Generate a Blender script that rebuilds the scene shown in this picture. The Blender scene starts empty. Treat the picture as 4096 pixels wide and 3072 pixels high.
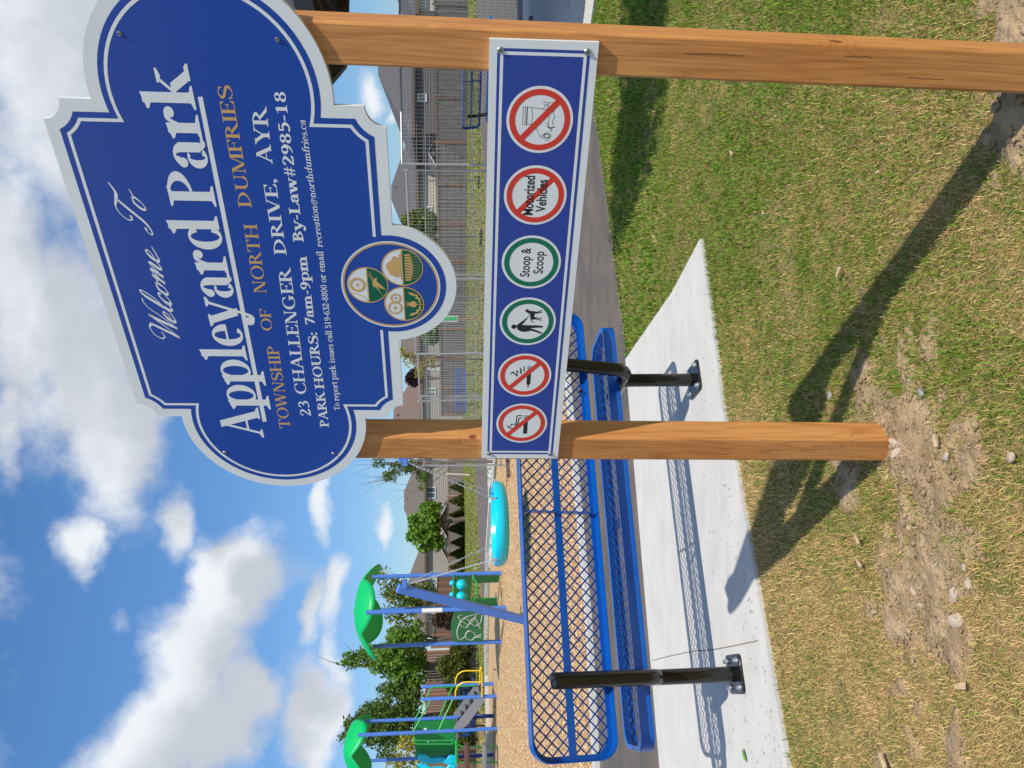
import bpy, math, random
import numpy as np
from mathutils import Vector, Matrix
from mathutils.geometry import tessellate_polygon
random.seed(7); RNG = np.random.default_rng(7)
S = bpy.context.scene
COL = S.collection
# ------------------------------------------------------------------ camera (the photo was taken with the phone turned, so the camera is rolled by 90 degrees)
FPX, PITCH, ROLL, CH = 3078.0, math.radians(4.8), math.atan(0.010), 1.41
Fv = Vector((0, math.cos(PITCH), -math.sin(PITCH)))
R0 = Vector((1, 0, 0)); D0 = Fv.cross(R0)
Rv = math.cos(ROLL)*R0 + math.sin(ROLL)*D0
Dv = math.cos(ROLL)*D0 - math.sin(ROLL)*R0
cd = bpy.data.cameras.new('camera'); cam = bpy.data.objects.new('camera', cd); COL.objects.link(cam)
cd.sensor_width = 36; cd.lens = 36*FPX/4096; cd.clip_end = 3000; cd.clip_start = .05
mw = Matrix((Dv, Rv, -Fv)).transposed().to_4x4(); mw.translation = (0, 0, CH)
cam.matrix_world = mw
S.camera = cam
# ------------------------------------------------------------------ sun + sky
SUN = Vector((0.342, -0.499, 0.797)).normalized()
sl = bpy.data.lights.new('sun', 'SUN'); sl.energy = 3.7; sl.angle = math.radians(.53); sl.color = (1, .94, .85)
so = bpy.data.objects.new('sun', sl); COL.objects.link(so)
so.rotation_euler = (-SUN).to_track_quat('-Z', 'Y').to_euler(); so.location = (3, -5, 8)
S.view_settings.view_transform = 'Standard'; S.view_settings.look = 'None'
S.view_settings.exposure = 0.26; S.view_settings.gamma = 1

def ray(sx, sy):
    u, v = 3072-sy, sx
    return Rv*((u-1536)/FPX) + Dv*((v-2048)/FPX) + Fv
def G(sx, sy, z=0.0):            # point of the ground seen there
    r = ray(sx, sy); t = (z-CH)/r.z
    return Vector((r.x*t, r.y*t, z))
def at(sx, sy, Y):               # point at distance Y north of the camera
    r = ray(sx, sy); t = Y/r.y
    return Vector((r.x*t, Y, CH+r.z*t))

def setup_world():
    w = bpy.data.worlds.new('World'); S.world = w; w.use_nodes = True; w.cycles.sampling_method = 'MANUAL'; w.cycles.sample_map_resolution = 256
    nt = w.node_tree; N = nt.nodes; L = nt.links; N.clear()
    out = N.new('ShaderNodeOutputWorld'); bg = N.new('ShaderNodeBackground'); L.new(bg.outputs[0], out.inputs[0])
    sky = N.new('ShaderNodeTexSky'); sky.sky_type = 'NISHITA'; sky.sun_disc = False
    sky.sun_elevation = math.asin(SUN.z); sky.sun_rotation = math.atan2(SUN.x, SUN.y)
    sky.air_density = 1.0; sky.dust_density = .15; sky.ozone_density = 3.0
    tc = N.new('ShaderNodeTexCoord')
    def M(op, a, b=None, c=None, clamp=False):
        n = N.new('ShaderNodeMath'); n.operation = op; n.use_clamp = clamp
        for i, q in enumerate((a, b, c)):
            if q is None: continue
            if isinstance(q, (int, float)): n.inputs[i].default_value = q
            else: L.new(q, n.inputs[i])
        return n.outputs[0]
    def VM(op, a, b):
        n = N.new('ShaderNodeVectorMath'); n.operation = op
        for i, q in enumerate((a, b)):
            if isinstance(q, (tuple, Vector)): n.inputs[i].default_value = q
            else: L.new(q, n.inputs[i])
        return n
    # clouds: soft masses standing in given directions, broken up by fractal noise
    blobs = []
    def B(sx, sy, wx, wy, a=1.0, rot=0):   # wx: half size across the horizon, wy: half height (pixels of the photo)
        d = ray(sx, sy).normalized(); blobs.append((d, wx/FPX, wy/FPX, a, rot))
    B(330, 200, 800, 400, 1.05); B(120, 1150, 750, 230, 1.0); B(330, 1350, 420, 230, 1.25); B(470, 1760, 330, 170, 1.2); B(330, 2170, 170, 90, .85)
    B(250, 1750, 260, 110, .55); B(30, 1700, 350, 90, .8)
    B(690, 2080, 190, 80, .8); B(760, 1780, 120, 60, .5)
    B(950, 2330, 190, 185, 1.3); B(850, 2290, 110, 110, 1.2); B(850, 2620, 230, 215, 1.25); B(760, 2860, 260, 230, 1.15); B(640, 3010, 260, 220, 1.1); B(1000, 2740, 220, 130, 1.0); B(900, 2960, 260, 160, 1.0); B(560, 3200, 400, 200, 1.0)
    B(1300, 2020, 190, 60, .95); B(1260, 2460, 140, 55, .8); B(1330, 2400, 170, 60, .8); B(1230, 2900, 340, 110, 1.05); B(1330, 2620, 200, 60, .8); B(1530, 2150, 110, 35, .8); B(1520, 2290, 60, 22, .5); B(1500, 2010, 170, 18, .5)
    B(1440, 400, 130, 60, .9); B(1540, 480, 60, 40, .7); B(1180, -100, 250, 150, .9); B(1560, 850, 60, 45, .6); B(500, 2480, 110, 60, .4)
    B(-400, 800, 1500, 300, .8); B(-500, 2900, 700, 160, .8); B(800, -1500, 900, 400, .9); B(1000, 5200, 1200, 300, .9)
    blobs.append((Vector((.25, -.25, 1)).normalized(), .75, .55, 1.1, 0)); blobs.append((Vector((-.9, -.5, .7)).normalized(), .5, .25, 1.1, 0)); blobs.append((Vector((.3, -1, .5)).normalized(), .5, .2, 1.1, 0))  # the overhead cloud is out of view, added to give neutral fill light
    V = VM('NORMALIZE', tc.outputs['Generated'], (0, 0, 0)).outputs[0]
    n1 = N.new('ShaderNodeTexNoise'); n1.inputs['Scale'].default_value = 5.5; n1.inputs['Detail'].default_value = 9; n1.inputs['Roughness'].default_value = .55
    L.new(V, n1.inputs['Vector'])
    sub = VM('SUBTRACT', n1.outputs['Color'], (.5, .5, .5)).outputs[0]
    sc = VM('MULTIPLY', sub, (.135, .135, .135)).outputs[0]
    def density(shift, full):
        P = VM('ADD', VM('ADD', V, sc).outputs[0], shift).outputs[0]
        tot = None
        for d, wx, wy, a, rot in blobs:
            h = Vector((d.y, -d.x, 0)).normalized(); up = h.cross(d).normalized()
            if up.z < 0: up = -up
            q = VM('SUBTRACT', P, tuple(d)).outputs[0]
            ex = M('MULTIPLY', VM('DOT_PRODUCT', q, tuple(h)).outputs['Value'], 1/wx)
            ey = M('MULTIPLY', VM('DOT_PRODUCT', q, tuple(up)).outputs['Value'], 1/wy)
            fd = M('GREATER_THAN', VM('DOT_PRODUCT', V, tuple(d)).outputs['Value'], 0.2)
            r2 = M('ADD', M('MULTIPLY', ex, ex), M('MULTIPLY', ey, ey))
            g = M('MULTIPLY', M('MULTIPLY', M('EXPONENT', M('MULTIPLY', r2, -1.05)), a), fd)
            tot = g if tot is None else M('MAXIMUM', tot, g)
        n2 = N.new('ShaderNodeTexNoise'); n2.inputs['Scale'].default_value = 14; n2.inputs['Detail'].default_value = 12; n2.inputs['Roughness'].default_value = .60
        L.new(VM('ADD', V, shift).outputs[0], n2.inputs['Vector'])
        return M('ADD', M('MINIMUM', tot, 1.3), M('MULTIPLY', M('SUBTRACT', n2.outputs['Fac'], .5), 1.0))
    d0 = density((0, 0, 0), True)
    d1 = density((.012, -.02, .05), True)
    mr = N.new('ShaderNodeMapRange'); mr.interpolation_type = 'SMOOTHSTEP'
    mr.inputs['From Min'].default_value = .30; mr.inputs['From Max'].default_value = .90; L.new(d0, mr.inputs['Value'])
    sh = N.new('ShaderNodeMapRange'); sh.interpolation_type = 'SMOOTHSTEP'
    sh.inputs['From Min'].default_value = .15; sh.inputs['From Max'].default_value = 1.05; L.new(d1, sh.inputs['Value'])
    cr = N.new('ShaderNodeMix'); cr.data_type = 'RGBA'
    cr.inputs[6].default_value = (7.6, 7.8, 8.1, 1); cr.inputs[7].default_value = (4.9, 5.2, 5.7, 1)
    L.new(sh.outputs[0], cr.inputs[0])
    hz = N.new('ShaderNodeSeparateXYZ'); L.new(V, hz.inputs[0])
    fade = N.new('ShaderNodeMapRange'); fade.inputs['From Min'].default_value = .0; fade.inputs['From Max'].default_value = .02; L.new(hz.outputs['Z'], fade.inputs['Value'])
    mx = N.new('ShaderNodeMix'); mx.data_type = 'RGBA'
    L.new(M('MULTIPLY', M('MULTIPLY', mr.outputs[0], fade.outputs[0]), .97), mx.inputs[0])
    tint = N.new('ShaderNodeMix'); tint.data_type = 'RGBA'; tint.blend_type = 'MULTIPLY'; tint.inputs[0].default_value = 1
    L.new(sky.outputs[0], tint.inputs[6]); 
    el = N.new('ShaderNodeMapRange'); el.inputs['From Min'].default_value = .0; el.inputs['From Max'].default_value = .42; L.new(hz.outputs['Z'], el.inputs['Value'])
    tm = N.new('ShaderNodeMix'); tm.data_type = 'RGBA'; tm.inputs[6].default_value = (.56, .68, .86, 1); tm.inputs[7].default_value = SKYTINT; L.new(el.outputs[0], tm.inputs[0]); L.new(tm.outputs[2], tint.inputs[7])
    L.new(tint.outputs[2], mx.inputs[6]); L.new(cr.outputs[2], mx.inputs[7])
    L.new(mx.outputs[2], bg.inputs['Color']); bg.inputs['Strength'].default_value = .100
SKYTINT = (.70, 1.06, 1.32, 1)
setup_world()

# ------------------------------------------------------------------ materials
MATS = {}
def mat(name, col, rough=.6, metal=0, noise=None, bump=None, spec=.5, coat=0):
    """noise=(scale, second colour, detail, lo, hi, stretch)   bump=(scale, strength, distance)"""
    if name in MATS: return MATS[name]
    m = bpy.data.materials.new(name); m.use_nodes = True; MATS[name] = m
    nt = m.node_tree; N = nt.nodes; L = nt.links; b = N['Principled BSDF']
    b.inputs['Roughness'].default_value = rough; b.inputs['Metallic'].default_value = metal
    b.inputs['Base Color'].default_value = (*col, 1); b.inputs['Specular IOR Level'].default_value = spec
    b.inputs['Coat Weight'].default_value = coat; b.inputs['Coat Roughness'].default_value = .08
    tc = N.new('ShaderNodeTexCoord')
    if noise:
        sc, c2, det, lo, hi, st = list(noise)+[0, 0, 6, .35, .65, (1, 1, 1)][len(noise):]
        mp = N.new('ShaderNodeMapping'); mp.inputs['Scale'].default_value = st; L.new(tc.outputs['Object'], mp.inputs[0])
        n = N.new('ShaderNodeTexNoise'); n.inputs['Scale'].default_value = sc; n.inputs['Detail'].default_value = det; L.new(mp.outputs[0], n.inputs['Vector'])
        mr = N.new('ShaderNodeMapRange'); mr.inputs['From Min'].default_value = lo; mr.inputs['From Max'].default_value = hi; L.new(n.outputs['Fac'], mr.inputs['Value'])
        mx = N.new('ShaderNodeMix'); mx.data_type = 'RGBA'; L.new(mr.outputs[0], mx.inputs[0])
        mx.inputs[6].default_value = (*col, 1); mx.inputs[7].default_value = (*c2, 1); L.new(mx.outputs[2], b.inputs['Base Color'])
    if bump:
        n = N.new('ShaderNodeTexNoise'); n.inputs['Scale'].default_value = bump[0]; n.inputs['Detail'].default_value = 6; L.new(tc.outputs['Object'], n.inputs['Vector'])
        bp = N.new('ShaderNodeBump'); bp.inputs['Strength'].default_value = bump[1]; bp.inputs['Distance'].default_value = bump[2]
        L.new(n.outputs['Fac'], bp.inputs['Height']); L.new(bp.outputs[0], b.inputs['Normal'])
    return m
def mat_vcol(name, rough=.7, trans=0, spec=.3):
    if name in MATS: return MATS[name]
    m = bpy.data.materials.new(name); m.use_nodes = True; MATS[name] = m
    nt = m.node_tree; N = nt.nodes; L = nt.links; b = N['Principled BSDF']
    a = N.new('ShaderNodeAttribute'); a.attribute_name = 'tone'; L.new(a.outputs['Color'], b.inputs['Base Color'])
    b.inputs['Roughness'].default_value = rough; b.inputs['Specular IOR Level'].default_value = spec
    if trans:
        t = N.new('ShaderNodeBsdfTranslucent'); L.new(a.outputs['Color'], t.inputs[0])
        ms = N.new('ShaderNodeMixShader'); ms.inputs[0].default_value = trans
        L.new(b.outputs[0], ms.inputs[1]); L.new(t.outputs[0], ms.inputs[2]); L.new(ms.outputs[0], N['Material Output'].inputs[0])
    return m
def mat_wood(name, c1, c2, c3, seed=0.0):
    if name in MATS: return MATS[name]
    m = bpy.data.materials.new(name); m.use_nodes = True; MATS[name] = m
    nt = m.node_tree; N = nt.nodes; L = nt.links; b = N['Principled BSDF']; b.inputs['Roughness'].default_value = .5; b.inputs['Specular IOR Level'].default_value = .35
    tc = N.new('ShaderNodeTexCoord')
    mp = N.new('ShaderNodeMapping'); mp.inputs['Location'].default_value = (seed, seed*.7, seed*1.3); mp.inputs['Scale'].default_value = (1, 1, .075); L.new(tc.outputs['Object'], mp.inputs[0])
    nz = N.new('ShaderNodeTexNoise'); nz.inputs['Scale'].default_value = 8; nz.inputs['Detail'].default_value = 2; L.new(mp.outputs[0], nz.inputs['Vector'])
    # knots: sparse voronoi cells pull the grain around them
    vk = N.new('ShaderNodeTexVoronoi'); vk.inputs['Scale'].default_value = 5.2; vk.inputs['Randomness'].default_value = 1
    mk = N.new('ShaderNodeMapping'); mk.inputs['Location'].default_value = (seed, 0, seed*2); mk.inputs['Scale'].default_value = (1, 1, .8); L.new(tc.outputs['Object'], mk.inputs[0]); L.new(mk.outputs[0], vk.inputs['Vector'])
    kn = N.new('ShaderNodeMapRange'); kn.inputs['From Min'].default_value = .0; kn.inputs['From Max'].default_value = .22; kn.inputs['To Min'].default_value = 1; kn.inputs['To Max'].default_value = 0; kn.interpolation_type = 'SMOOTHSTEP'
    L.new(vk.outputs['Distance'], kn.inputs['Value'])
    ad = N.new('ShaderNodeMath'); ad.operation = 'MULTIPLY_ADD'; L.new(kn.outputs[0], ad.inputs[0]); ad.inputs[1].default_value = .20; L.new(nz.outputs['Fac'], ad.inputs[2])
    ml = N.new('ShaderNodeMath'); ml.operation = 'MULTIPLY'; L.new(ad.outputs[0], ml.inputs[0]); ml.inputs[1].default_value = 15
    fr = N.new('ShaderNodeMath'); fr.operation = 'PINGPONG'; L.new(ml.outputs[0], fr.inputs[0]); fr.inputs[1].default_value = .5
    rg = N.new('ShaderNodeMapRange'); rg.inputs['From Min'].default_value = 0; rg.inputs['From Max'].default_value = .22; rg.inputs['To Min'].default_value = 1; rg.inputs['To Max'].default_value = 0; rg.interpolation_type = 'SMOOTHSTEP'; L.new(fr.outputs[0], rg.inputs['Value'])
    big = N.new('ShaderNodeTexNoise'); big.inputs['Scale'].default_value = 6; big.inputs['Detail'].default_value = 5
    mb = N.new('ShaderNodeMapping'); mb.inputs['Scale'].default_value = (1.3, 1.3, .35); mb.inputs['Location'].default_value = (seed*3, 1, 2); L.new(tc.outputs['Object'], mb.inputs[0]); L.new(mb.outputs[0], big.inputs['Vector'])
    fine = N.new('ShaderNodeTexNoise'); fine.inputs['Scale'].default_value = 160; fine.inputs['Detail'].default_value = 3
    mf = N.new('ShaderNodeMapping'); mf.inputs['Scale'].default_value = (1, 1, .05); L.new(tc.outputs['Object'], mf.inputs[0]); L.new(mf.outputs[0], fine.inputs['Vector'])
    m1 = N.new('ShaderNodeMix'); m1.data_type = 'RGBA'; m1.inputs[6].default_value = (*c1, 1); m1.inputs[7].default_value = (*c2, 1)
    r1 = N.new('ShaderNodeMapRange'); r1.inputs['From Min'].default_value = .35; r1.inputs['From Max'].default_value = .65; L.new(big.outputs['Fac'], r1.inputs['Value']); L.new(r1.outputs[0], m1.inputs[0])
    m2 = N.new('ShaderNodeMix'); m2.data_type = 'RGBA'; L.new(m1.outputs[2], m2.inputs[6]); m2.inputs[7].default_value = (*c3, 1)
    s2 = N.new('ShaderNodeMath'); s2.operation = 'MULTIPLY'; L.new(rg.outputs[0], s2.inputs[0]); s2.inputs[1].default_value = .34; L.new(s2.outputs[0], m2.inputs[0])
    m3 = N.new('ShaderNodeMix'); m3.data_type = 'RGBA'; L.new(m2.outputs[2], m3.inputs[6]); m3.inputs[7].default_value = (c3[0]*.5, c3[1]*.45, c3[2]*.5, 1)
    k2 = N.new('ShaderNodeMapRange'); k2.inputs['From Min'].default_value = .045; k2.inputs['From Max'].default_value = .075; k2.inputs['To Min'].default_value = .9; k2.inputs['To Max'].default_value = 0; L.new(vk.outputs['Distance'], k2.inputs['Value'])
    L.new(k2.outputs[0], m3.inputs[0])
    m4 = N.new('ShaderNodeMix'); m4.data_type = 'RGBA'; m4.blend_type = 'OVERLAY'; m4.inputs[0].default_value = .42; L.new(m3.outputs[2], m4.inputs[6]); L.new(fine.outputs['Fac'], m4.inputs[7])
    L.new(m4.outputs[2], b.inputs['Base Color'])
    bp = N.new('ShaderNodeBump'); bp.inputs['Strength'].default_value = .25; bp.inputs['Distance'].default_value = .0015; L.new(fine.outputs['Fac'], bp.inputs['Height']); L.new(bp.outputs[0], b.inputs['Normal'])
    return m

# ------------------------------------------------------------------ mesh building
class MB:
    def __init__(s): s.v = []; s.f = []; s.M = None
    def _a(s, vs, fs):
        o = len(s.v)
        s.v += [tuple(s.M @ Vector(p)) if s.M else tuple(p) for p in vs]
        s.f += [tuple(i+o for i in f) for f in fs]; return s
    def box(s, a, b):
        x0, y0, z0 = a; x1, y1, z1 = b
        return s._a([(x0,y0,z0),(x1,y0,z0),(x1,y1,z0),(x0,y1,z0),(x0,y0,z1),(x1,y0,z1),(x1,y1,z1),(x0,y1,z1)],
                    [(3,2,1,0),(4,5,6,7),(0,1,5,4),(1,2,6,5),(2,3,7,6),(3,0,4,7)])
    def prism(s, poly, z0, z1, axes=None, caps=True):
        """poly in 2D, extruded; axes = function (a,b,c)->xyz"""
        n = len(poly); ax = axes or (lambda a, b, c: (a, b, c))
        vs = [ax(p[0], p[1], z0) for p in poly]+[ax(p[0], p[1], z1) for p in poly]
        fs = [(i, (i+1) % n, (i+1) % n+n, i+n) for i in range(n)]
        if caps:
            t = tessellate_polygon([[Vector((p[0], p[1], 0)) for p in poly]])
            fs += [tuple(x+n for x in q) for q in t]+[tuple(reversed(q)) for q in t]
        return s._a(vs, fs)
    def sheet(s, poly, z, axes=None):
        ax = axes or (lambda a, b, c: (a, b, c))
        t = tessellate_polygon([[Vector((p[0], p[1], 0)) for p in poly]])
        return s._a([ax(p[0], p[1], z) for p in poly], [tuple(q) for q in t])
    def bar(s, a, b, w, h=None, up=(0, 0, 1)):
        a = Vector(a); b = Vector(b); h = w if h is None else h
        d = (b-a).normalized(); u = Vector(up)
        if abs(d.dot(u)) > .98: u = Vector((1, 0, 0))
        x = d.cross(u).normalized(); y = x.cross(d).normalized(); x *= w/2; y *= h/2
        return s._a([a-x-y, a+x-y, a+x+y, a-x+y, b-x-y, b+x-y, b+x+y, b-x+y], [(3,2,1,0),(4,5,6,7),(0,1,5,4),(1,2,6,5),(2,3,7,6),(3,0,4,7)])
    def tube(s, pts, r, n=12, caps=True, closed=False):
        pts = [Vector(p) for p in pts]; m = len(pts); rs = r if isinstance(r, (list, tuple)) else [r]*m
        ts = []
        for i in range(m):
            if closed: t = pts[(i+1) % m]-pts[i-1]
            else: t = pts[min(i+1, m-1)]-pts[max(i-1, 0)]
            ts.append(t.normalized())
        u = Vector((0, 0, 1))
        if abs(ts[0].dot(u)) > .9: u = Vector((1, 0, 0))
        x = ts[0].cross(u).normalized(); vs = []
        for i in range(m):
            x = (x-ts[i]*x.dot(ts[i])).normalized(); y = ts[i].cross(x)
            for k in range(n):
                a = 2*math.pi*k/n; vs.append(pts[i]+(x*math.cos(a)+y*math.sin(a))*rs[i])
        fs = []
        for i in range(m if closed else m-1):
            j = (i+1) % m
            for k in range(n): fs.append((i*n+k, i*n+(k+1) % n, j*n+(k+1) % n, j*n+k))
        if caps and not closed: fs += [tuple(reversed(range(n))), tuple((m-1)*n+k for k in range(n))]
        return s._a(vs, fs)
    def ball(s, c, r, seg=12, ring=8, sq=(1, 1, 1)):
        c = Vector(c); vs = [c+Vector((0, 0, r*sq[2]))]
        for i in range(1, ring):
            t = math.pi*i/ring
            for k in range(seg):
                a = 2*math.pi*k/seg; vs.append(c+Vector((math.sin(t)*math.cos(a)*r*sq[0], math.sin(t)*math.sin(a)*r*sq[1], math.cos(t)*r*sq[2])))
        vs.append(c-Vector((0, 0, r*sq[2]))); fs = []; L = len(vs)-1
        for k in range(seg):
            fs.append((0, 1+k, 1+(k+1) % seg)); b = 1+(ring-2)*seg; fs.append((L, b+(k+1) % seg, b+k))
            for i in range(ring-2): p = 1+i*seg; fs.append((p+k, p+seg+k, p+seg+(k+1) % seg, p+(k+1) % seg))
        return s._a(vs, fs)
    def lathe(s, prof, n=24, c=(0, 0, 0)):
        vs = []; m = len(prof)
        for r, z in prof:
            for k in range(n):
                a = 2*math.pi*k/n; vs.append((c[0]+r*math.cos(a), c[1]+r*math.sin(a), c[2]+z))
        fs = [(i*n+k, i*n+(k+1) % n, (i+1)*n+(k+1) % n, (i+1)*n+k) for i in range(m-1) for k in range(n)]
        return s._a(vs, fs)
    def build(s, name, m, parent=None, smooth=False, bevel=0, tones=None):
        me = bpy.data.meshes.new(name); me.from_pydata([tuple(p) for p in s.v], [], s.f); me.update()
        me.materials.append(m)
        o = bpy.data.objects.new(name, me); COL.objects.link(o)
        if parent: o.parent = parent
        if smooth:
            me.polygons.foreach_set('use_smooth', [True]*len(me.polygons))
            me.set_sharp_from_angle(angle=math.radians(38))
        if bevel:
            bv = o.modifiers.new('bevel', 'BEVEL'); bv.width = bevel; bv.segments = 3; bv.limit_method = 'ANGLE'
            me.polygons.foreach_set('use_smooth', [True]*len(me.polygons)); me.set_sharp_from_angle(angle=math.radians(50))
        return o
def recalc(o):
    import bmesh
    b = bmesh.new(); b.from_mesh(o.data); bmesh.ops.recalc_face_normals(b, faces=b.faces); b.to_mesh(o.data); b.free()
def empty(name, loc=(0, 0, 0), rz=0):
    o = bpy.data.objects.new(name, None); COL.objects.link(o); o.location = loc; o.rotation_euler = (0, 0, rz); o.empty_display_size = .2
    return o
def tag(o, label=None, cat=None, group=None, kind=None):
    if label: o['label'] = label
    if cat: o['category'] = cat
    if group: o['group'] = group
    if kind: o['kind'] = kind
    return o
def struct(o): o['kind'] = 'structure'; return o
def copy_tree(o, parent=None):
    c = o.copy(); COL.objects.link(c)
    if parent is not None: c.parent = parent
    for ch in list(o.children): copy_tree(ch, c)
    return c
def raw_mesh(name, V, T, m, tone=None, smooth=False, parent=None):
    """numpy verts (n,3), faces (m,k), per-vertex colour"""
    me = bpy.data.meshes.new(name); k = T.shape[1]
    me.vertices.add(len(V)); me.vertices.foreach_set('co', V.astype(np.float32).ravel())
    me.loops.add(T.size); me.loops.foreach_set('vertex_index', T.astype(np.int32).ravel())
    me.polygons.add(len(T)); me.polygons.foreach_set('loop_start', (np.arange(len(T))*k).astype(np.int32)); me.polygons.foreach_set('loop_total', np.full(len(T), k, np.int32))
    me.update(calc_edges=True); me.materials.append(m)
    if tone is not None:
        a = me.color_attributes.new('tone', 'FLOAT_COLOR', 'POINT'); c = np.ones((len(V), 4), np.float32); c[:, :3] = tone; a.data.foreach_set('color', c.ravel())
    if smooth: me.polygons.foreach_set('use_smooth', np.ones(len(T), bool))
    o = bpy.data.objects.new(name, me); COL.objects.link(o)
    if parent: o.parent = parent
    return o
def vnoise(x, y, sc, seed=0):
    r = np.random.default_rng(seed); tab = r.random((256, 256))
    X = np.asarray(x)*sc+100; Y = np.asarray(y)*sc+100
    xi = np.floor(X).astype(int); yi = np.floor(Y).astype(int); fx = X-xi; fy = Y-yi; fx = fx*fx*(3-2*fx); fy = fy*fy*(3-2*fy)
    g = lambda a, b: tab[a % 256, b % 256]
    return (g(xi, yi)*(1-fx)+g(xi+1, yi)*fx)*(1-fy)+(g(xi, yi+1)*(1-fx)+g(xi+1, yi+1)*fx)*fy
def inpoly(x, y, poly):
    x = np.asarray(x); y = np.asarray(y); c = np.zeros(x.shape, bool); n = len(poly)
    for i in range(n):
        x1, y1 = poly[i][:2]; x2, y2 = poly[(i+1) % n][:2]
        k = ((y1 > y) != (y2 > y)) & (x < (x2-x1)*(y-y1)/((y2-y1) or 1e-9)+x1); c ^= k
    return c
# ------------------------------------------------------------------ lettering: a serif alphabet drawn stroke by stroke
class Pen:
    """collects flat shapes of one lettering, each a hair above the last so no two faces share a plane"""
    def __init__(s, z): s.mb = MB(); s.z = z; s.k = 0; s.T = lambda x, y: (x, y)
    def poly(s, pts):
        s.k = (s.k+1) % 12; z = s.z+s.k*1.2e-5
        s.mb.sheet([s.T(*p) for p in pts], z)
    def strip(s, L, Rr, closed=False):
        s.k = (s.k+1) % 12; z = s.z+s.k*1.2e-5; n = len(L)
        vs = [(*s.T(*p), z) for p in L]+[(*s.T(*p), z) for p in Rr]
        s.mb._a(vs, [(i, (i+1) % n, (i+1) % n+n, i+n) for i in range(n if closed else n-1)])
    def line(s, pts, w):
        """constant or varying width stroke through points (polyline)"""
        n = len(pts); ws = w if isinstance(w, (list, tuple)) else [w]*n; L = []; Rr = []
        for i in range(n):
            a = pts[max(i-1, 0)]; b = pts[min(i+1, n-1)]; d = Vector((b[0]-a[0], b[1]-a[1])); d = d.normalized() if d.length else Vector((1, 0))
            L.append((pts[i][0]-d.y*ws[i]/2, pts[i][1]+d.x*ws[i]/2)); Rr.append((pts[i][0]+d.y*ws[i]/2, pts[i][1]-d.x*ws[i]/2))
        s.strip(L, Rr)
    def curve(s, pts, w, n=7):
        P = []; W = []; m = len(pts); ws = w if isinstance(w, (list, tuple)) else [w]*m
        for i in range(m-1):
            p0 = pts[max(i-1, 0)]; p1 = pts[i]; p2 = pts[i+1]; p3 = pts[min(i+2, m-1)]
            for k in range(n):
                t = k/n; q = []
                for c in (0, 1):
                    q.append(.5*(2*p1[c]+(p2[c]-p0[c])*t+(2*p0[c]-5*p1[c]+4*p2[c]-p3[c])*t*t+(3*p1[c]-p0[c]-3*p2[c]+p3[c])*t**3))
                P.append(tuple(q)); W.append(ws[i]*(1-t)+ws[i+1]*t)
        P.append(pts[-1]); W.append(ws[-1]); s.line(P, W)
    def ring(s, cx, cy, ro, ri, ry=None, riy=None, a0=0, a1=360, n=40):
        ry = ro if ry is None else ry; riy = ri if riy is None else riy
        full = abs(a1-a0) >= 360; m = n if full else max(4, int(n*abs(a1-a0)/360)+1)
        A = [math.radians(a0+(a1-a0)*i/(m if full else m-1)) for i in range(m)]
        s.strip([(cx+ro*math.cos(a), cy+ry*math.sin(a)) for a in A], [(cx+ri*math.cos(a), cy+riy*math.sin(a)) for a in A], full)
    def disc(s, cx, cy, r, ry=None, n=28, a0=0, a1=360):
        ry = r if ry is None else ry; k = n if a1-a0 >= 360 else n+1
        s.poly([(cx+r*math.cos(math.radians(a0+(a1-a0)*i/n)), cy+ry*math.sin(math.radians(a0+(a1-a0)*i/n))) for i in range(k)])
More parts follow.
